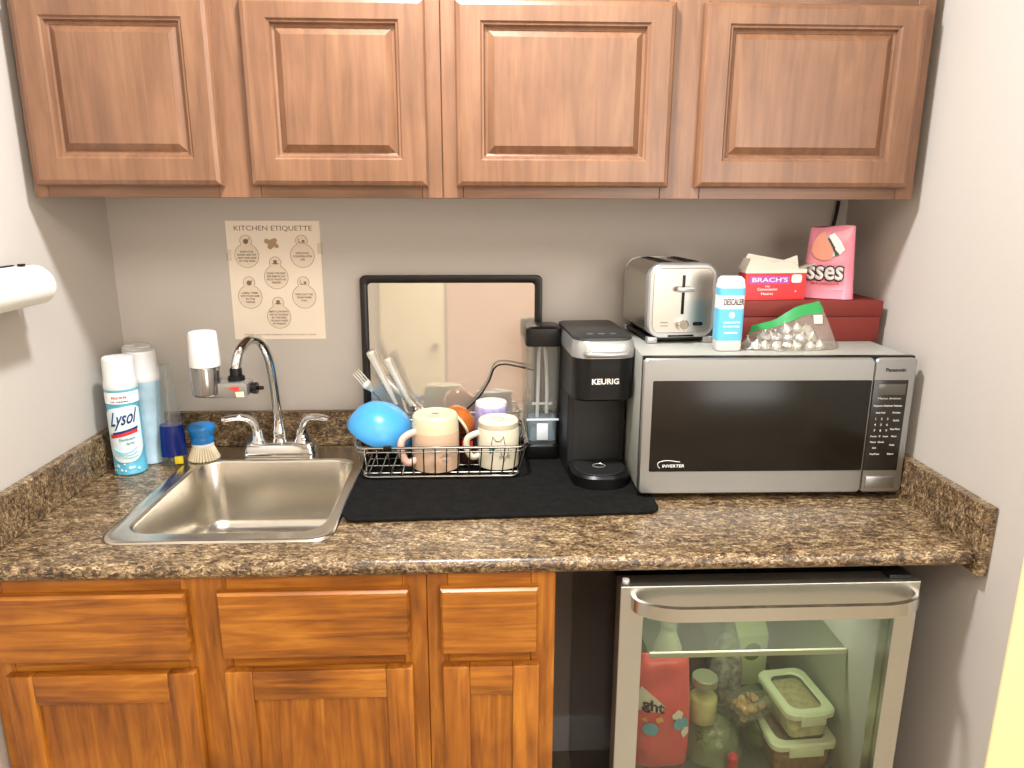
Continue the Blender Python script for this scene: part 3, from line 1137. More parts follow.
def utensil(name, label, base, top, kind, roll=0):
    base, top = Vector(base), Vector(top)
    L = (top - base).length
    d = (top - base).normalized()
    rot = d.to_track_quat('Z', 'Y').to_euler()
    t = thing(name, label, 'cutlery', base, rot=rot, group='cutlery in the dish rack')
    b = MB()
    if kind == 'fork':
        b.tube([(0, 0, 0), (0, 0, L * .3), (0, 0, L * .6)], [.004, .003, .0025], 8, flat=.5)
        b.build('handle', M_CHROME, t, ang=60)
        b = MB()
        b.tube(bez([(0, 0, L * .58), (.001, 0, L * .66), (.003, 0, L * .72), (.002, 0, L * .78)], 4), [.0025 + .0085 * min(1, i / 8) for i in range(13)], 10, flat=.25)
        for k in range(4):
            x = (-1.5 + k) * .0056
            b.tube([(.002, x, L * .76), (.004, x, L * .88), (.001, x, L)], [.0019, .0017, .001], 6)
        b.build('tines', pm('satin_cutlery', (240, 234, 222), .35, .55), t, ang=60)
    else:
        b.tube(bez([(0, 0, L * .28), (0, 0, L * .55), (0, 0, L * .85), (0, 0, L * .96), (0, 0, L)], 5), [.0042 + .0074 * min(1, i / 14) if i < 18 else (.0105 if i < 20 else .005) for i in range(21)], 12, flat=.55)
        b.build('handle', pm('satin_cutlery', (240, 234, 222), .35, .55), t, ang=60)
        b = MB()
        if kind == 'spoon':
            b.lathe([(0, -.003), (.010, -.002), (.016, .0), (.0165, .001), (.009, .0005), (0, -.0015)], 20, T(0, 0, L * .14, PI / 2), sy=1.6)
        else:
            b.prism([(-.007, 0), (.004, .01), (.007, L * .2), (.004, L * .3), (-.004, L * .3), (-.008, L * .1)], -.0006, .0006, 'y')
        b.build('bowl' if kind == 'spoon' else 'blade', M_CHROME, t)
    return t


utensil('fork', 'steel fork with tines up beside the blue bowl', (.648, -.075, 1.0), (.566, -.125, 1.125), 'fork')
utensil('table_knife', 'pale-handled table knife standing tallest behind the blue bowl', (.672, -.085, .985), (.600, -.118, 1.172), 'knife')
utensil('table_knife', 'pale-handled table knife leaning lower toward the beige mug', (.705, -.080, .985), (.633, -.096, 1.150), 'knife')
utensil('spoon', 'thin steel spoon crossing behind the two pale knife handles', (.720, -.066, 1.0), (.622, -.072, 1.095), 'spoon')

# ------------------------------------------------------------------ clear pitcher
t = thing('pitcher', 'tall clear plastic pitcher with black lid beside the coffee maker', 'pitcher', (.9895, -.118, MT + .0006))
b = MB()


def rl(h, w, d, z, r=.012):
    return [(x, y, z) for x, y in rrect(-w, w, -d, d, r)]


b.loft([rl(0, .033, .033, .034), rl(0, .034, .034, .04), rl(0, .036, .036, .15), rl(0, .0385, .0385, .272)], cap0=True, cap1=False)
b.build('jug_wall', M_CLEARP, t, ang=50)
b = MB()
b.loft([rl(0, .0385, .0385, .264), rl(0, .0395, .041, .266), rl(0, .040, .042, .296), rl(0, .0385, .0405, .304), rl(0, .032, .034, .308)])
b.build('lid', M_BLACK, t)
b = MB()
b.loft([rl(0, .039, .039, 0), rl(0, .040, .040, .002), rl(0, .038, .038, .030), rl(0, .034, .034, .0335)])
b.build('base', M_BLACK, t)
b = MB()
b.loft([rl(0, .030, .030, .04), rl(0, .032, .032, .042), rl(0, .0325, .0325, .088), rl(0, .0315, .0315, .09)])
b.build('water', clear('pale_water', (214, 230, 240), 1.0, .35, (190, 212, 228)), t)
b = MB()
b.box(-.013, .013, -.0365, -.0345, .045, .085, .001)
b.build('white_valve', pm('milky_plastic', (222, 228, 232), .4), t)
b = MB()
b.tube(bez([(-.010, .0, .09), (-.008, 0, .17), (-.006, 0, .25), (.006, 0, .255), (.012, 0, .17), (.012, 0, .10)], 6), .0045, 10)
b.box(-.022, .024, -.002, .002, .12, .125)
b.build('inner_tube', clear('frosted_tube', (240, 240, 240), 1.3, .65), t, ang=60)
MB().box(-.037, .037, -.0395, -.0375, .092, .097, .001).build('white_band', pm('milky_plastic', (222, 228, 232), .4), t)

# ------------------------------------------------------------------ coffee maker
t = thing('coffee_maker', 'black single-serve coffee maker with silver band on the drying mat', 'coffee maker', (1.0955, -.176, MT + .0006), rz=math.radians(3))
w = .0635


def dshape(x0, x1, yb, yf, rb, rf, z, n=8):
    """outline with rounded front corners (rf) and small back corners (rb)"""
    P = []
    for cx, cy, a, r in ((x1 - rb, yb - rb, 0, rb), (x0 + rb, yb - rb, 90, rb), (x0 + rf, yf + rf, 180, rf), (x1 - rf, yf + rf, 270, rf)):
        for i in range(n + 1):
            q = math.radians(a + 90 * i / n)
            P.append((cx + r * math.cos(q), cy + r * math.sin(q), z))
    return P


b = MB()
b.loft([dshape(-w, w, .10, -.065, .012, .004, z) for z in (.0, .31 - .11)])
b.build('column', pm('coffee_charcoal', (22, 22, 22), .45), t)
b = MB()
b.loft([dshape(-w, w, .10, -.135, .012, .035, .180), dshape(-w - .001, w + .001, .10, -.140, .012, .036, .184), dshape(-w - .001, w + .001, .10, -.140, .012, .036, .270)])
b.build('brew_head', M_BLACK, t)
b = MB()
b.loft([dshape(-w - .002, w + .002, .10, -.142, .012, .037, .2702), dshape(-w - .002, w + .002, .10, -.142, .012, .037, .292), dshape(-w + .001, w - .001, .10, -.134, .012, .034, .304)])
b.build('silver_band', M_SILVERP, t)
b = MB()
b.loft([dshape(-w + .0015, w - .0015, .099, -.128, .012, .034, .3042), dshape(-w + .002, w - .002, .099, -.126, .012, .033, .309), dshape(-w + .008, w - .008, .094, -.118, .01, .03, .3115)])
lid = b.build('lid', M_GREYP, t)
b = MB()
for x in (-.024, 0, .024):
    b.lathe([(0, 0), (.007, 0), (.0072, .001), (0, .0015)], 16, T(x, -.088, .3113))
b.build('button', pm('button_grey', (96, 96, 96), .3), lid)
b = MB()
b.tube(bez([(-.042, -.139, .281), (-.036, -.152, .281), (0, -.157, .281), (.036, -.152, .281), (.042, -.139, .281)], 6), .006, 10, flat=1)
b.build('lid_handle', M_SILVERP, t, ang=60)
b = MB()
b.loft([dshape(-w + .002, w - .002, -.0655, -.172, .004, .054, z) for z in (0, .002, .022)] + [dshape(-w + .006, w - .006, -.0657, -.167, .004, .051, .027)])
tr = b.build('drip_tray', M_BLACK, t)
b = MB()
b.loft([dshape(-w + .010, w - .010, -.070, -.161, .004, .048, .0271), dshape(-w + .011, w - .011, -.071, -.160, .004, .047, .0285)])
b.build('tray_grate', M_BLACKM, tr)
b = MB()
b.lathe([(.010, 0), (.011, .001), (.012, .0005), (.012, 0)], 20, T(0, -.105, .0286), sx=1.2)
b.build('drain_ring', M_SILVERP, tr)
b = MB()
b.text('KEURIG', .016, (0, -.1402, .222), width=.056, bold=.0005, ext=.0008)
b.build('lettering', M_INKW, t)
MB().box(-.05, .05, -.0662, -.065, .03, .184).build('splash_panel', pm('coffee_grey', (32, 33, 33), .35), t)

# ------------------------------------------------------------------ microwave
MWZ = ZK + .0006
t = thing('microwave', 'stainless steel countertop microwave with black glass door', 'microwave', (1.4335, -.203, MWZ), rz=math.radians(-.8))
x0, x1 = -.268, .268
yf = -.190
zb, zt = .014, .295
b = MB()
b.box(x0 + .002, x1 - .008, yf + .022, .150, zb, zt, .004)
b.build('case', pm('case_silver', (160, 159, 150), .35, 0, bump=.05, bscale=400), t)
b = MB()
b.box(x0 + .001, x1 - .001, yf + .0085, yf + .0218, zb - .002, zt + .0004, .002)
b.build('front_gasket', M_BLACK, t)
xs = .185
b = MB()
# the door frame as four bars around the window
wx0, wx1, wz0, wz1 = x0 + .020, xs - .003, zb + .048, zt - .046
b.loft([[(x, y, z) for x, z in rrect(X0, X1, Z0, Z1, r, 4)] for X0, X1, Z0, Z1, r, y in (
    (x0, xs - .001, zb, zt - .002, .010, yf + .012), (x0, xs - .001, zb, zt - .002, .010, yf + .003), (x0 + .003, xs - .002, zb + .003, zt - .005, .008, yf), (wx0, wx1, wz0, wz1, .003, yf), (wx0, wx1, wz0, wz1, .003, yf + .003))], cap1=False)
door = b.build('door', M_STEEL, t)
b = MB()
b.box(wx0 + .0002, xs - .0014, yf + .0006, yf + .006, wz0 + .0002, wz1 - .0002, .001)
win = b.build('window_glass', M_GLASSBLK, door)
b = MB()
b.text('INVERTER', .009, (wx0 + .048, yf - .0004, wz0 + .0120), width=.044, shear=.15, bold=.00008)
b.tube(bez([(wx0 + .062, yf + .0002, wz0 + .0205), (wx0 + .035, yf + .0002, wz0 + .0235), (wx0 + .019, yf + .0002, wz0 + .0195), (wx0 + .018, yf + .0002, wz0 + .012), (wx0 + .022, yf + .0002, wz0 + .0075)], 6), .0006, 6)
b.build('lettering', M_INKW, win)
b = MB()
b.loft([[(x, y, z) for x, z in rrect(X0, X1, Z0, Z1, r, 4)] for X0, X1, Z0, Z1, r, y in (
    (xs, x1, zb, zt - .002, .010, yf + .012), (xs, x1, zb, zt - .002, .010, yf + .003), (xs + .002, x1 - .003, zb + .003, zt - .005, .008, yf))])
fr = b.build('control_frame', M_STEEL, t)
cx0, cx1, cz0, cz1 = xs + .001, x1 - .014, wz0, wz1
MB().box(cx0, cx1, yf - .0008, yf + .002, cz0, cz1, .0006).build('control_panel', pm('panel_black', (36, 34, 30), .25), fr)
MB().box(cx0 + .010, cx1 - .004, yf - .0014, yf, cz1 - .030, cz1 - .008, .0005).build('display', pm('display_grey', (84, 82, 74), .15), fr)
b = MB()
cc = (cx0 + cx1) / 2
yy = yf - .0010
b.text('Menu Action', .005, (cc, yy, cz1 - .037), width=.046)
grid = [(-.020, .050, 'Popcorn'), (0, .050, 'Defrost'), (.019, .050, 'Reheat'), (-.014, .064, 'Sensor Cook'), (.018, .064, 'Frozen'),
        (-.022, .077, '1'), (-.010, .077, '2'), (.002, .077, '3'), (.019, .080, 'Quick'), (-.022, .089, '4'), (-.010, .089, '5'), (.002, .089, '6'),
        (-.022, .101, '7'), (-.010, .101, '8'), (.002, .101, '9'), (.019, .098, 'Keep Warm'), (-.022, .113, 'Power'), (-.010, .113, '0'), (.002, .113, 'Less'), (.019, .113, 'More'),
        (-.022, .125, 'Timer'), (-.006, .125, 'Clock'), (.017, .131, 'Help'), (-.018, .137, 'Set'), (-.016, .150, 'Stop/Reset'), (.016, .150, 'Start')]
for x, dz, s_ in grid:
    n = len(s_)
    b.text(s_, .0062 if n == 1 else .0046, (cc + x, yy, cz1 - dz - .002), width=None if n == 1 else min(.019, .0026 * n), bold=.0001)
b.build('key_lettering', pm('key_ink', (214, 212, 204), .5), fr)
b = MB()
b.box(cx0 + .006, cx1 - .002, yf - .003, yf + .002, zb + .010, zb + .036, .002)
b.build('open_button', M_STEEL, fr)
b = MB()
b.text('Panasonic', .010, ((xs + x1) / 2, yf - .0003, zt - .026), width=.040, bold=.0003)
b.build('lettering', M_INKD, fr)
for x in (x0 + .04, x1 - .04):
    for y in (yf + .04, .12):
        b = MB()
        b.lathe([(0, 0), (.012, 0), (.013, .004), (.012, .0145), (0, .0145)], 16, T(x, y, 0))
        if x < 0:
            b.warp(lambda c: (c.x, c.y, max(c.z, .0082)))
        b.build('foot', M_BLACK, t)
b = MB()
b.box(x0 + .0005, x0 + .003, .0, .055, .16, .20)
b.box(x0 + .0005, x0 + .003, .0, .055, .105, .15)
b.build('rating_sticker', pm('sticker_cream', (200, 196, 170), .6), t)
MZ = MWZ + zt + .0006

# ------------------------------------------------------------------ toaster
t = thing('toaster', 'brushed steel two-slice toaster on top of the microwave', 'toaster', (1.262, -.146, MZ), rz=math.radians(5))
hw, L0, L1 = .074, -.100, .090
b = MB()


def tp(q, y, top=.167):
    return [(x, y, z) for x, z in rrect(-hw + q, hw - q, .012 + q * .3, top - q, max(.004, .030 - q), 6)]


b.loft([tp(.0, L0 + .0155), tp(0, L1 - .0155)])
b.build('shell', brushed('toaster_steel', (190, 187, 180), .22, 'x'), t)
b = MB()
b.loft([tp(.004, L0 - .001), tp(.0005, L0 + .002), tp(-.0012, L0 + .010), tp(-.0012, L0 + .015)])
b.build('end_cap', M_SILVERP, t)
b = MB()
b.loft([tp(-.0012, L1 - .015), tp(-.0012, L1 - .010), tp(.004, L1)])
b.build('end_cap', M_SILVERP, t)
b = MB()
b.loft([[(x, L0 - .0022, z) for x, z in rrect(-hw + .011, hw - .011, .024, .156, .016, 6)], [(x, L0 - .0002, z) for x, z in rrect(-hw + .009, hw - .009, .022, .158, .018, 6)]])
b.build('face_plate', brushed('toaster_face', (200, 193, 182), .30, 'z'), t)
MB().box(-.0032, .0032, L0 - .0032, L0 - .002, .062, .143, .0005).build('lever_slot', M_BLACK, t)
b = MB()
b.box(-.004, .004, L0 - .014, L0 - .003, .112, .118, .001)
b.loft([[(x, y, z) for x, z in rrect(-.019 + q, .019 - q, .109 + q, .120 - q, .005 - q)] for y, q in ((L0 - .013, .001), (L0 - .015, 0), (L0 - .021, .0005), (L0 - .022, .002))])
b.build('lever', M_SILVERP, t)
b = MB()
b.lathe([(0, .014), (.009, .014), (.0115, .012), (.0125, .0), (0, 0)], 28, T(0, L0 - .002, .0405, PI / 2))
b.box(-.001, .001, L0 - .0172, L0 - .0158, .042, .052)
b.build('browning_knob', M_CHROME, t)
b = MB()
b.loft([[(x, y, z) for x, z in rrect(.024, .046, .037, .045, .004)] for y in (L0 - .0032, L0 - .002)])
for z in (.037, .044):
    b.box(-.046, -.030, L0 - .0026, L0 - .002, z, z + .0012)
b.build('function_buttons', M_BLACK, t)
for x in (-.030, .030):
    b = MB()
    b.box(x - .013, x + .013, L0 + .03, L1 - .03, .1668, .1682, .0005)
    b.build('bread_slot', M_BLACK, t)
b = MB()
for x in (-.030, .030):
    for k in range(9):
        y = L0 + .036 + k * .0145
        b.tube([(x - .012, y, .1684), (x, y, .1695), (x + .012, y, .1684)], .0008, 5)
b.build('slot_wires', M_WIRE, t)
b = MB()
b.box(-hw + .004, hw - .004, L0 + .006, L1 - .006, .006, .013, .002)
b.build('base', M_BLACK, t)
for x in (-hw + .013, hw - .013):
    for y in (L0 + .008, L1 - .014):
        b = MB()
        b.box(x - .011, x + .011, y - .008, y + .008, 0, .0135, .002)
        b.build('foot', M_SILVERP, t)
b = MB()
b.box(-.028, .028, L0 - .003, L0 + .002, .014, .018, .001)
b.build('crumb_tray', M_BLACK, t)

# ------------------------------------------------------------------ descaler bottle
t = thing('descaler_bottle', 'white and blue descaling solution bottle beside the toaster', 'bottle', (1.3455, -.318, MZ), rz=.03)
t.scale = (.92, .92, 1)
b = MB()
b.loft([rl(0, .025, .017, 0, .008), rl(0, .0275, .0195, .003, .009), rl(0, .028, .020, .060, .009), rl(0, .028, .020, .127, .009), rl(0, .0272, .0193, .134, .009)])
b.build('bottle_body', M_WHITE, t, ang=50)
b = MB()
b.loft([rl(0, .0270, .0190, .1343, .009), rl(0, .0262, .0180, .142, .009), rl(0, .0205, .0150, .1475, .009)])
b.build('flip_cap', M_WHITE, t)
b = MB()
b.loft([rl(0, .0284, .0204, .022, .009), rl(0, .0284, .0204, .085, .009)], cap0=False, cap1=False)
b.loft([rl(0, .0284, .0204, .112, .009), rl(0, .0284, .0204, .126, .009)], cap0=False, cap1=False)
lb = b.build('blue_label', pm('cyan_label', (98, 184, 220), .4), t)
b = MB()
b.text('DESCALER', .015, (.002, -.0205, .0985), width=.044, height=.0125, bold=.0002)
b.build('lettering', M_INKD, lb)
b = MB()
b.text('CLEANING SOLUTION', .006, (0, -.0206, .058), width=.036)
b.text('FOR COFFEE MACHINES', .006, (0, -.0206, .050), width=.036)
b.box(-.014, .014, -.0208, -.0204, .036, .039)
b.lathe([(0, 0), (.006, 0), (.006, .0004), (0, .0004)], 20, T(0, -.0204, .073, PI / 2))
b.build('white_lettering', M_INKW, lb)

# ------------------------------------------------------------------ dark red storage box
t = thing('storage_box', 'long dark red lidded box on the microwave against the wall', 'box', (1.5480, -.146, MZ))
M_MAROON = pm('dark_red_card', (118, 40, 32), .6, bump=.1, bscale=300)
MB().box(-.156, .156, -.088, .088, 0, .054, .0015).build('box_body', M_MAROON, t)
MB().box(-.158, .158, -.090, .090, .0545, .0872, .0015).build('lid', M_MAROON, t)
BZ = MZ + .0878

# ------------------------------------------------------------------ candy box
t = thing('candy_box', 'small red candy box with white torn flaps on the dark red box', 'box', (1.4735, -.196, BZ), rz=math.radians(4))
t.scale = (1, .5, 1)
M_REDC = pm('red_card', (224, 64, 68), .4)
M_CARD = pm('white_card', (248, 244, 230), .6)
b = MB()
b.box(-.067, .067, -.050, .028, 0, .056, .0012)
b.build('carton', M_REDC, t)
b = MB()
b.box(-.0675, .0675, -.0505, .0285, .0562, .0640, .001)
b.build('white_lip', M_CARD, t)


def flap(b, pts, th=.0012):
    t_ = bmesh.new()
    vs = [t_.verts.new(p) for p in pts]
    t_.faces.new(vs)
    r_ = bmesh.ops.extrude_face_region(t_, geom=list(t_.faces))
    for g in r_['geom']:
        if isinstance(g, bmesh.types.BMVert):
            g.co.z += th
    bmesh.ops.recalc_face_normals(t_, faces=t_.faces)
    b._merge(t_)


b = MB()
flap(b, [(-.0675, -.0495, .0645), (.050, -.0495, .0645), (.040, -.030, .076), (.012, -.022, .079), (.0, -.024, .076), (-.03, -.016, .084), (-.052, -.012, .086)])
flap(b, [(.052, -.0495, .0645), (.0675, -.0495, .0645), (.0675, .0275, .0645), (.085, .020, .072), (.0905, -.030, .074)])
flap(b, [(-.0675, .0275, .0645), (.0675, .0275, .0645), (.060, .020, .090), (.03, .018, .080), (-.05, .020, .094)])
flap(b, [(-.0675, -.049, .0645), (-.0675, .027, .0645), (-.060, .020, .085), (-.056, -.035, .085)])
b.build('torn_flap', M_CARD, t)
b = MB()
for i, ch in enumerate("BRACH'S"):
    pass
b.loft([[(x, y, z) for x, z in rrect(-.058, .030, .034, .0500, .004)] for y in (-.0508, -.0502)])
pl = b.build('purple_badge', pm('purple_ink', (186, 86, 184), .4), t)
b = MB()
b.text("BRACH'S", .014, (-.014, -.0509, .0420), width=.078, bold=.0001, height=.0095)
b.text('tiny', .006, (-.018, -.0506, .029), width=.010)
b.text('Conversation', .0075, (-.018, -.0506, .0225), width=.044, bold=.00005)
b.text('Hearts', .0075, (-.018, -.0506, .0130), width=.026, bold=.00005)
b.text('A', .006, (.045, -.0506, .018), width=.005)
b.loft([[(x, y, z) for x, z in rrect(.034, .057, .036, .0535, .005)] for y in (-.0507, -.0502)])
b.build('white_lettering', M_INKW, pl)

# ------------------------------------------------------------------ pink candy bag
t = thing('candy_bag', 'pink stand-up candy bag on the right end of the dark red box', 'candy bag', (1.603, -.186, BZ), rot=(math.radians(-2), 0, math.radians(-27)))
b = MB()
loops = []
nz = 14
for i in range(nz + 1):
    k = i / nz
    z = .152 * k
    hw_ = .054 - .010 * k
    dp = .026 * (1 - k) ** .7 + .0015
    lp = []
    for j in range(24):
        a = 2 * PI * j / 24
        x = hw_ * math.copysign(abs(math.cos(a)) ** .55, math.cos(a))
        y = dp * math.copysign(abs(math.sin(a)) ** .8, math.sin(a))
        w_ = noise.noise(Vector((x * 45, y * 45, z * 45))) * .003 * (1 - .5 * k)
        lp.append((x + w_ * .4, y + w_, z + (.003 * math.sin(x * 60) if i == nz else 0) + (0 if i else .0)))
    loops.append(lp)
b.loft(loops)
M_PINK = pm('pink_film', (242, 150, 170), .28, coat=.3)
b.build('pouch', M_PINK, t, ang=60)


def bagface(co):
    k = co.y / .152
    dp = .026 * max(0, 1 - k) ** .7 + .0015
    hw_ = .054 - .010 * k
    s_ = max(0, 1 - (abs(co.x) / hw_) ** 3.6) ** .40
    return (co.x, -(dp * s_ + .0058 + co.z), co.y)


def onbag(x, z):
    return lambda co: bagface(Vector((co.x + x, co.y + z, co.z)))


b = MB()
b.text('sses', .040, fn=onbag(-.006, .058), width=.076, height=.034, bold=.0028, ext=.0004)
lt = b.build('lettering_outline', pm('brown_black_ink', (44, 24, 24), .4), t, ang=180)
b = MB()
b.text('sses', .040, fn=lambda co: bagface(Vector((co.x - .006, co.y + .058, co.z + .0012))), width=.0715, height=.0285, bold=.0010, ext=.0004)
b.build('lettering', M_INKW, lt, ang=180)
b = MB()
b.text('MILK CHOCOLATE', .006, fn=onbag(-.004, .032), width=.055, bold=.0002)
b.text('NET WT 10.8 OZ', .004, fn=onbag(.024, .018), width=.02)
b.build('small_lettering', M_RED, t, ang=180)


def blob(b, pts):
    tt = bmesh.new()
    c = [tt.verts.new(bagface(Vector((x, z, .0004)))) for x, z in pts]
    mx_ = sum(p[0] for p in pts) / len(pts)
    mz_ = sum(p[1] for p in pts) / len(pts)
    ce = tt.verts.new(bagface(Vector((mx_, mz_, .0007))))
    for i in range(len(c)):
        tt.faces.new((c[i], c[(i + 1) % len(c)], ce))
    bmesh.ops.recalc_face_normals(tt, faces=tt.faces)
    b._merge(tt)


b = MB()
blob(b, [(-.028, .086), (-.014, .080), (.004, .084), (.008, .096), (-.002, .116), (-.016, .143), (-.026, .136), (-.036, .118), (-.038, .098)])
b.build('peach_drop_print', pm('peach_ink', (240, 160, 134), .35), t, ang=180)
b = MB()
blob(b, [(.004, .088), (.020, .094), (.028, .104), (.018, .122), (.004, .138), (-.006, .132), (.004, .112), (.010, .098)])
b.build('foil_print', pm('foil_ink', (196, 208, 200), .3, .3), t, ang=180)
b = MB()
blob(b, [(.010, .090), (.018, .093), (.012, .108), (-.005, .128), (-.009, .126), (.004, .108)])
b.build('dark_print', pm('dark_green_ink', (60, 70, 64), .4), t, ang=180)

# ------------------------------------------------------------------ zip bag of foil candies
t = thing('zip_bag', 'clear zip bag with green seal full of silver candies on the microwave', 'plastic bag', (1.475, -.300, MZ))


def bagloop(k):
    """k 0..1 from the bottom fold to the zip; the bag slumps and its seal slopes up to the right"""
    lp = []
    n = 32
    for j in range(n):
        a = 2 * PI * j / n
        cx_, sx_ = math.cos(a), math.sin(a)
        hw_ = .104 - .034 * k
        x = hw_ * math.copysign(abs(cx_) ** .8, cx_)
        dp = (.034 * (1 - k ** 1.2) + .0022)
        y = dp * sx_ + .018 * k
        slope = .034 + .058 * ((x + .07) / .14) + .004 * math.sin(x * 70)
        z = .0015 + k * slope
        w_ = noise.noise(Vector((x * 38 + 3, y * 38, z * 60))) * .009 * (1 - k * .6)
        lp.append((x + .004 - .002 * k + w_ * .5, y + w_, max(.0008, z + w_ * .8 * k)))
    return lp


b = MB()
b.loft([bagloop(k) for k in (0, .06, .15, .28, .42, .56, .7, .85, 1)], cap1=False)
M_FILM = clear('zip_film', (244, 242, 236), 1.6, .16, (225, 218, 205), .12)
b.build('bag_film', M_FILM, t, ang=60)
b = MB()
lo = [bagloop(k) for k in (.80, .88, .95, 1.0, 1.06)]
lo = [[(p[0], p[1] - (.001 if math.sin(2 * PI * j / 32) < 0 else -.001), p[2]) for j, p in enumerate(l)] for l in lo]
b.loft(lo, cap0=False, cap1=False)
b.build('green_seal', pm('green_zip', (44, 140, 72), .4), t, ang=60)
b = MB()
b.box(.052, .070, -.026, -.0245, .040, .058, .001, mat=T(0, .004, .004, math.radians(-20)))
b.build('white_slider_label', pm('label_cream', (226, 214, 186), .6), t)


def candy_mesh():
    b = MB()
    b.lathe([(0, 0), (.0095, .0), (.0118, .0035), (.0105, .009), (.0065, .013), (.003, .0165), (.0015, .020), (.002, .023), (0, .0235)], 10)
    b.warp(lambda c: c + Vector((noise.noise(c * 260), noise.noise(c * 260 + Vector((9, 0, 0))), noise.noise(c * 260 + Vector((0, 9, 0))))) * .0014)
    return b


FOIL = pm('silver_foil', (214, 212, 206), .32, .8)
first = candy_mesh().build('foil_candy', FOIL, ang=25)
spots = []
for row, (zz, xs_, ys_) in enumerate(((.002, [-.072 + i * .0225 for i in range(7)], (-.014, .007)), (.017, [-.048 + i * .0225 for i in range(5)], (-.012, .008)), (.033, [.000 + i * .022 for i in range(3)], (.002,)))):
    for x in xs_:
        for y in ys_:
            spots.append((x + random.uniform(-.002, .002), y + random.uniform(-.0015, .0015), zz))
for i, (x, y, z) in enumerate(spots):
    o = first if i == 0 else first.copy()
    if i:
        COL.objects.link(o)
    o.location = (1.475 + x, -.300 + y, MZ + z)
    o.rotation_euler = (random.uniform(-.5, .5), random.uniform(-.5, .5), random.uniform(0, 6))
    tag(o, 'silver foil-wrapped candy inside the clear zip bag', 'candy', 'foil candies in the zip bag')

# small dark thing behind the candy box
# ------------------------------------------------------------------ cords
b = MB()
b.tube(bez([(1.694, -.010, 1.503), (1.690, -.012, 1.47), (1.682, -.014, 1.43), (1.66, -.018, 1.36), (1.64, -.020, 1.30)], 6), .0042, 8)
tag(b.build('power_cord', M_BLACK), 'black power cord running down from the cabinet behind the pink bag', 'cord')
b = MB()
b.tube(bez([(.975, -.068, 1.112), (.945, -.068, 1.120), (.905, -.066, 1.127), (.882, -.066, 1.118), (.868, -.066, 1.085), (.842, -.068, 1.045), (.800, -.068, 1.005), (.750, -.066, .965), (.72, -.066, .93)], 6), .0022, 8)
tag(b.build('power_cord', M_BLACK), 'thin black cord curving in front of the framed panel to the pitcher', 'cord')

# ------------------------------------------------------------------ small glass-door fridge
t = thing('mini_fridge', 'stainless steel glass-door mini fridge under the counter', 'fridge', (1.343, -.35, 0))
area('fridge_fill_light', (1.335, -.46, .815), .36, 1.5, (1, .98, .93), shape='RECTANGLE', size_y=.04)  # lamp added to brighten the dark fridge interior
fx0, fx1 = 1.085, 1.606
fyb, fyf = -.06, -.60
ft = .860
M_FIN = pm('fridge_liner', (160, 163, 154), .5)
b = MB()
for a in ((fx0, fx0 + .03, fyf, fyb, .03, ft), (fx1 - .03, fx1, fyf, fyb, .03, ft), (fx0 + .03, fx1 - .03, fyb - .03, fyb, .03, ft), (fx0 + .03, fx1 - .03, fyf, fyb - .03, ft - .03, ft), (fx0 + .03, fx1 - .03, fyf, fyb - .03, .03, .12)):
    b.box(*a)
b.build('cabinet_shell', pm('gloss_black_enamel', (20, 19, 19), .1, spec=.8), t, world=True)
b = MB()
for a in ((fx0 + .0302, fx0 + .036, fyf + .002, fyb - .0302, .1202, ft - .0302), (fx1 - .036, fx1 - .0302, fyf + .002, fyb - .0302, .1202, ft - .0302), (fx0 + .036, fx1 - .036, fyb - .036, fyb - .0302, .1202, ft - .0302),
          (fx0 + .036, fx1 - .036, fyf + .002, fyb - .036, ft - .036, ft - .0302), (fx0 + .036, fx1 - .036, fyf + .002, fyb - .036, .1202, .126)):
    b.box(*a)
b.build('liner', M_FIN, t, world=True)
for x in (fx0 + .05, fx1 - .05):
    for y in (fyf + .06, fyb - .06):
        MB().lathe([(0, 0), (.018, 0), (.018, .03), (0, .03)], 16, T(x, y, 0)).build('foot', M_BLACK, t, world=True)
# door
dy0, dy1 = -.641, -.601
b = MB()
gx0, gx1, gz0, gz1 = fx0 + .040, fx1 - .038, .16, .808
b.loft([[(X0, y, Z0), (X1, y, Z0), (X1, y, Z1), (X0, y, Z1)] for X0, X1, Z0, Z1, y in (
    (fx0, fx1, .10, .866, dy1), (fx0, fx1, .10, .866, dy0 + .001), (fx0 + .001, fx1 - .001, .101, .865, dy0), (gx0, gx1, gz0, gz1, dy0), (gx0, gx1, gz0, gz1, dy1), (fx0, fx1, .10, .866, dy1))], cap0=False, cap1=False)
dr = b.build('door', M_STEELV, t, world=True)
MB().box(gx0, gx1, dy0 + .010, dy0 + .015, gz0, gz1).build('door_glass', M_DOORGLASS, dr, world=True)
b = MB()
P, n = [], 14
hx0, hx1 = fx0 + .018, fx1 - .004
for i in range(n + 1):
    a = PI / 2 * i / n
    P.append((hx0 + .085 - .085 * math.cos(a), dy0 - .048 * math.sin(a)))
for i in range(n + 1):
    a = PI / 2 * (1 - i / n)
    P.append((hx1 - .085 + .085 * math.cos(a), dy0 - .048 * math.sin(a)))
outer = P
inner = [(x + (.006 if i < n else (-.006 if i > n + 1 else 0)), y + .009 * min(1, math.sin(PI / 2 * min(i, len(P) - 1 - i) / n) + .0)) for i, (x, y) in enumerate(P)]
poly = outer + [(min(hx1 - .008, max(hx0 + .008, x)), min(dy0, y)) for x, y in reversed(inner)]
b.prism(poly, .826, .850, 'z', .0)
b.build('handle', brushed('polished_steel', (214, 214, 208), .2, 'x'), dr, world=True, ang=40)
b = MB()
b.box(fx1 - .05, fx1 - .01, -.63, -.60, .8662, .873, .002)
b.build('hinge', M_BLACK, t, world=True)
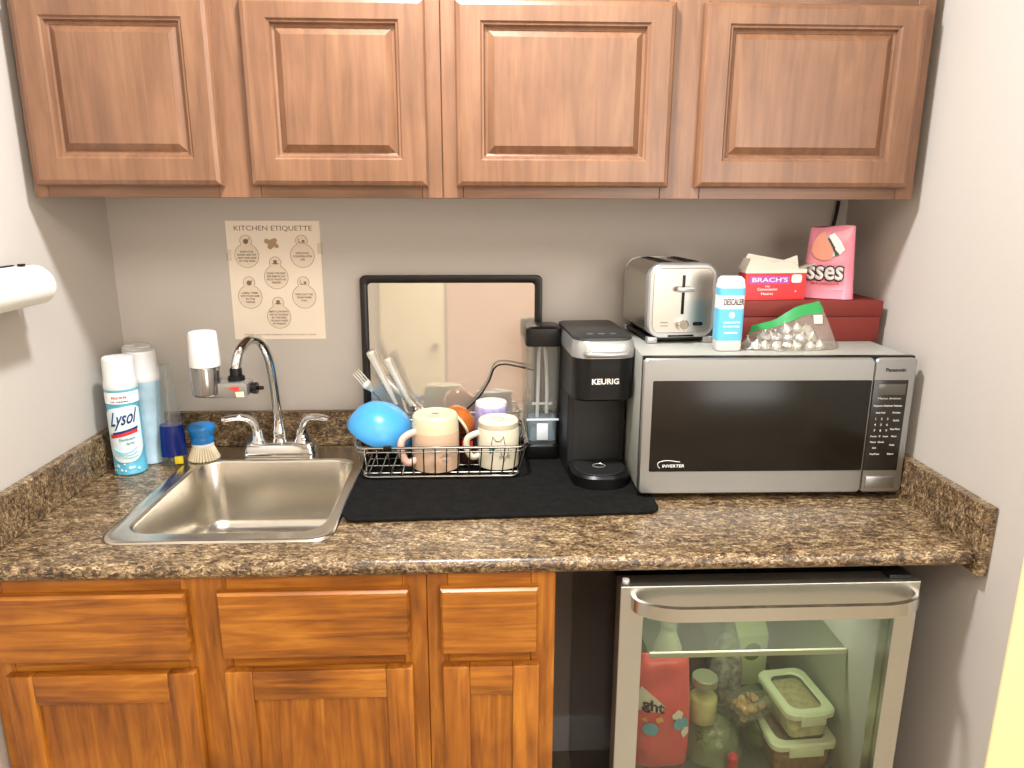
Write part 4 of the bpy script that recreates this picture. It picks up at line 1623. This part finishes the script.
MB().lathe([(0, 0), (.006, 0), (.006, .003), (0, .004)], 14, T(fx0 + .012, -.62, .8662)).build('hinge_pin', M_WHITE, t, world=True)
for z in (.636, .360):
    b = MB()
    b.box(fx0 + .09 if z > .5 else fx0 + .037, fx1 - .037, -.50 if z > .5 else -.535, -.10, z, z + .005)
    sh = b.build('shelf', clear('shelf_glass', (228, 236, 224), 1.0, .06), t, world=True)
    MB().box(fx0 + .09 if z > .5 else fx0 + .037, fx1 - .037, -.506 if z > .5 else -.541, -.4995 if z > .5 else -.5345, z - .003, z + .008, .001).build('shelf_trim', pm('shelf_trim_white', (214, 218, 196), .4), sh, world=True)
SH = .3656

# --- things inside the fridge
t = thing('snack_bag', 'pink printed bag standing at the left inside the fridge', 'bag', (1.217, -.462, SH))
t.scale = (1.06, 1, 1)
b = MB()
loops = []
for i in range(15):
    k = i / 14
    z = .25 * k
    hw_ = .054 + .004 * math.sin(k * PI) - .008 * k
    dp = .040 * (1 - k) ** .5 * (.55 + .45 * min(1, k * 6)) + .003
    lp = []
    for j in range(28):
        a = 2 * PI * j / 28
        x = hw_ * math.copysign(abs(math.cos(a)) ** .6, math.cos(a))
        y = dp * math.copysign(abs(math.sin(a)) ** .85, math.sin(a))
        w_ = noise.noise(Vector((x * 30, y * 30, z * 30))) * (.004 + .006 * k)
        lp.append((x + w_ * .4, y + w_, z))
    loops.append(lp)
b.loft(loops)
b.build('pouch', pm('coral_film', (232, 96, 100), .28, coat=.4, var=.12, vscale=14), t, ang=60)


def snackface(co):
    k = co.y / .25
    dp = .040 * max(0, 1 - k) ** .5 + .003
    hw_ = .054
    return (co.x, -(dp * max(0, 1 - (abs(co.x) / hw_) ** 3.3) ** .42 + .0055 + co.z), co.y)


b = MB()
_bf = bagface
bagface = snackface
blob(b, [(-.052, .168), (-.046, .190), (-.002, .150), (-.010, .136), (-.050, .135)])
blob(b, [(.012, .130), (.024, .142), (.034, .134), (.030, .120), (.014, .122)])
blob(b, [(.036, .078), (.046, .084), (.048, .096), (.038, .102), (.030, .092)])
wb = b.build('white_patch', pm('bag_white', (236, 226, 216), .4), t, ang=180)
b = MB()
b.text('ght', .036, fn=lambda co: snackface(Vector((co.x - .024, co.y * .85 - co.x * .25 + .150, co.z + .001))), width=.042, bold=.0012)
b.build('lettering', M_INKD, wb, ang=180)
b = MB()
for cx_, cz_ in ((-.028, .100), (.030, .110)):
    blob(b, [(cx_ + .015 * math.cos(2 * PI * i / 14), cz_ + .014 * math.sin(2 * PI * i / 14)) for i in range(14)])
b.build('blue_spot', pm('bag_blue', (110, 172, 200), .35), wb, ang=180)
b = MB()
blob(b, [(-.020, .124), (-.008, .128), (-.004, .118), (-.016, .114)])
blob(b, [(-.046, .118), (-.036, .126), (-.034, .114)])
b.build('yellow_spot', pm('bag_yellow', (236, 178, 96), .35), wb, ang=180)
bagface = _bf

t = thing('milk_jug', 'white plastic bottle behind the pink bag inside the fridge', 'bottle', (1.250, -.365, SH))
b = MB()
b.lathe([(0, 0), (.030, 0), (.033, .004), (.033, .17), (.030, .20), (.018, .235), (.015, .245), (.015, .258)], 28)
b.build('bottle_body', pm('milk_white', (232, 224, 210), .4), t, ang=60)
b = MB()
b.lathe([(.0165, .25), (.0175, .251), (.0175, .268), (.016, .27), (0, .27)], 24)
b.build('cap', M_WHITE, t)

t = thing('spread_jar', 'clear jar of cream-coloured spread beside the pink bag in the fridge', 'jar', (1.3085, -.448, .4455))
b = MB()
b.lathe([(0, 0), (.026, 0), (.029, .003), (.029, .070), (.026, .080), (.024, .084), (.024, .094)], 28)
b.build('jar_glass', M_GLASS, t, ang=60)
b = MB()
b.lathe([(0, .002), (.025, .002), (.0278, .004), (.0278, .055), (.026, .058), (0, .060)], 28)
b.build('contents', pm('cream_spread', (232, 214, 164), .6, var=.12, vscale=60), t, ang=60)
b = MB()
b.lathe([(.0255, .085), (.026, .086), (.026, .102), (.0245, .104), (0, .104)], 28)
b.build('lid', pm('jar_lid', (168, 170, 150), .35, .4), t)

# produce container under the jar
t = thing('produce_bag', 'clear bulging bag of salad leaves on the lower fridge shelf', 'bag', (1.335, -.440, SH))
b = MB()
loops = []
for i in range(11):
    k = i / 10
    e = math.cos(k * PI / 2 * .96) ** .5
    loops.append([(.062 * e * math.cos(2 * PI * j / 30) * (1 + .05 * math.sin(5 * j + i)), .058 * e * math.sin(2 * PI * j / 30) * (1 + .05 * math.cos(4 * j + 2 * i)), .0006 + .078 * k) for j in range(30)])
b.loft(loops)
b.build('bag_film', clear('salad_bag_film', (232, 238, 224), 1.3, .28, (206, 212, 184), .15), t, ang=60)


def leafy(b, n, sx, sy, z0, z1, s=.018, seed=1):
    rnd = random.Random(seed)
    for i in range(n):
        tt = bmesh.new()
        m_ = 8
        c = []
        for k in range(m_):
            a = 2 * PI * k / m_
            r_ = s * rnd.uniform(.6, 1.1)
            c.append(tt.verts.new((r_ * math.cos(a), r_ * .7 * math.sin(a), rnd.uniform(-.25, .25) * s)))
        ce = tt.verts.new((0, 0, s * .3))
        for k in range(m_):
            tt.faces.new((c[k], c[(k + 1) % m_], ce))
        b._merge(tt, T(rnd.uniform(-sx, sx), rnd.uniform(-sy, sy), rnd.uniform(z0, z1), rnd.uniform(-1.2, 1.2), rnd.uniform(-1.2, 1.2), rnd.uniform(0, 6)))


b = MB()
leafy(b, 55, .032, .034, .022, .062, .017, 3)
b.build('salad_leaves', pm('salad_green', (122, 142, 72), .6, var=.4, vscale=25), t, kind='stuff', solid=.0006)
b = MB()
b.lathe([(0, 0), (.009, 0), (.0105, .004), (.0105, .038), (.006, .044), (0, .045)], 16, T(.022, -.070, .001))
b.build('red_dressing_cup', pm('dressing_red', (204, 62, 66), .35), t)

# dark bag, patterned bag, clamshell, carton, green bag
def pouch(name, label, cat, loc, hw_, dp_, h, mat, rz=0, seed=0, pat=None):
    b = MB()
    loops = []
    for i in range(13):
        k = i / 12
        lp = []
        for j in range(24):
            a = 2 * PI * j / 24
            e = math.sin(PI * (k * .92 + .06)) ** .45
            x = hw_ * e * math.copysign(abs(math.cos(a)) ** .7, math.cos(a))
            y = dp_ * e * math.copysign(abs(math.sin(a)) ** .9, math.sin(a))
            q = Vector((x * 28 + seed, y * 28, k * h * 28))
            w_ = noise.noise(q) * .009 + noise.noise(q * 2.3) * .004
            lp.append((x + w_ * .6, y + w_, max(0, k * h + w_ * .5) if i else 0))
        loops.append(lp)
    b.loft(loops)
    o = b.build(name, mat, ang=50)
    o.location = loc
    o.rotation_euler.z = rz
    return tag(o, label, cat)


M_GRAYBAG = pm('grey_print_film', (150, 148, 146), .3, .2, var=.6, vscale=70)
pouch('dark_bag', 'dark brown bag behind the jar inside the fridge', 'bag', (1.322, -.300, SH), .042, .036, .235, pm('dark_brown_film', (34, 22, 18), .3), seed=3)
pouch('patterned_bag', 'grey patterned food bag between the dark bag and the carton', 'bag', (1.390, -.345, SH), .036, .028, .215, M_GRAYBAG, .2, seed=8)
pouch('green_bag', 'dark green leafy produce bag under the clear clamshell in the fridge', 'bag', (1.414, -.450, SH), .014, .034, .092, pm('dark_green_film', (62, 84, 44), .35, var=.4, vscale=40), .3, seed=15)

t = thing('drink_carton', 'pale carton with a green round mark at the back of the fridge', 'carton', (1.462, -.262, SH), rz=.12)
b = MB()
M_CARTON = pm('carton_pale', (222, 226, 186), .45)
b.box(-.037, .037, -.036, .036, 0, .175, .001)
b.loft([[(-.037, -.036, .1752), (.037, -.036, .1752), (.037, .036, .1752), (-.037, .036, .1752)], [(-.037, -.002, .215), (.037, -.002, .215), (.037, .002, .215), (-.037, .002, .215)]])
b.box(-.037, .037, -.0015, .0015, .213, .228)
b.build('carton_body', M_CARTON, t)
b = MB()
b.lathe([(0, 0), (.022, 0), (.022, .0006), (0, .0006)], 28, T(0, -.0362, .135, PI / 2))
b.box(-.037, .037, -.0366, -.0361, .030, .050)
b.build('green_mark', pm('carton_green', (96, 138, 58), .4), t)
b = MB()
b.box(.0372, .0378, -.036, .036, 0, .17)
b.build('green_side', pm('carton_green_dark', (76, 104, 52), .4), t)

t = thing('clamshell_box', 'clear clamshell of brown food leaning beside the jar in the fridge', 'food container', (1.3955, -.452, .4600), rot=(math.radians(16), math.radians(5), math.radians(28)))
b = MB()
b.loft([rl(0, .034, .026, 0, .01), rl(0, .036, .028, .003, .01), rl(0, .040, .032, .026, .01)], cap1=True)
b.build('clamshell_tray', clear('clamshell_plastic', (246, 246, 240), .8, .06), t)
b = MB()
rnd = random.Random(4)
for i in range(44):
    b.lathe([(0, -.006), (.0075, -.002), (.008, .002), (0, .007)], 7, T(rnd.uniform(-.026, .026), rnd.uniform(-.018, .018), rnd.uniform(.010, .034), rnd.uniform(-1, 1), rnd.uniform(-1, 1)))
b.build('brown_bites', pm('brown_bites', (186, 146, 100), .6, var=.35, vscale=60), t, kind='stuff')
b = MB()
b.loft([rl(0, .041, .033, .0265, .01), rl(0, .041, .033, .028, .01), rl(0, .036, .028, .046, .01), rl(0, .032, .024, .048, .01)])
b.build('clamshell_lid', clear('clamshell_plastic', (246, 246, 240), .8, .06), t)


def glass_box(label, loc, hx, hy, h, rz, fill, fillmat, seed):
    t = thing('food_container', label, 'food container', loc, rz=rz, group='lidded glass food containers in the fridge')
    b = MB()
    b.loft([rl(0, hx - .010, hy - .010, 0, .014), rl(0, hx - .007, hy - .007, .003, .016), rl(0, hx - .002, hy - .002, h, .018)], cap1=False)
    b.build('glass_dish', M_GLASS, t, ang=60)
    b = MB()
    rnd = random.Random(seed)
    lo = []
    for z, q in ((.003, .011), (.006, .0095), (h * fill, .006), (h * fill + .004, .012), (h * fill + .006, .030)):
        lo.append([(x + rnd.uniform(-.001, .001), y + rnd.uniform(-.001, .001), z + rnd.uniform(-.0015, .0015) * (z > .01)) for x, y in rrect(-hx + q, hx - q, -hy + q, hy - q, .012)])
    b.loft(lo)
    b.build('food', fillmat, t, ang=60)
    b = MB()
    lo = [rl(0, hx + q, hy + q, z, .02) for z, q in ((h - .006, .001), (h - .006, .004), (h + .004, .004), (h + .008, .001), (h + .008, -.012), (h + .004, -.015))]
    b.loft(lo, cap0=False, cap1=False)
    ld = b.build('lid_rim', pm('lid_pale_green', (216, 222, 194), .4), t)
    b = MB()
    b.loft([rl(0, hx - .0148, hy - .0148, h + .002, .014), rl(0, hx - .0148, hy - .0148, h + .004, .014)])
    b.build('lid_window', clear('lid_clear', (250, 250, 244), 1.0, .06), ld)
    for sx_, sy_ in ((0, -1), (0, 1)):
        b = MB()
        if sy_:
            b.box(-hx * .55, hx * .55, sy_ * (hy + .0045) - .002, sy_ * (hy + .0045) + .002, h - .020, h + .003, .001)
        b.build('clip', pm('lid_pale_green', (216, 222, 194), .4), ld)
    return t


FOOD1 = pm('rice_food', (220, 202, 166), .7, var=.25, vscale=90, bump=.6, bscale=120)
FOOD2 = pm('browned_food', (168, 120, 82), .6, var=.35, vscale=70, bump=.5, bscale=100)
glass_box('larger clear lidded food container at the bottom of the stack in the fridge', (1.4975, -.450, SH), .066, .070, .066, .05, .8, FOOD2, 5)
glass_box('smaller clear lidded container of rice atop the larger food container', (1.5035, -.445, SH + .0748), .049, .070, .060, .10, .8, FOOD1, 6)
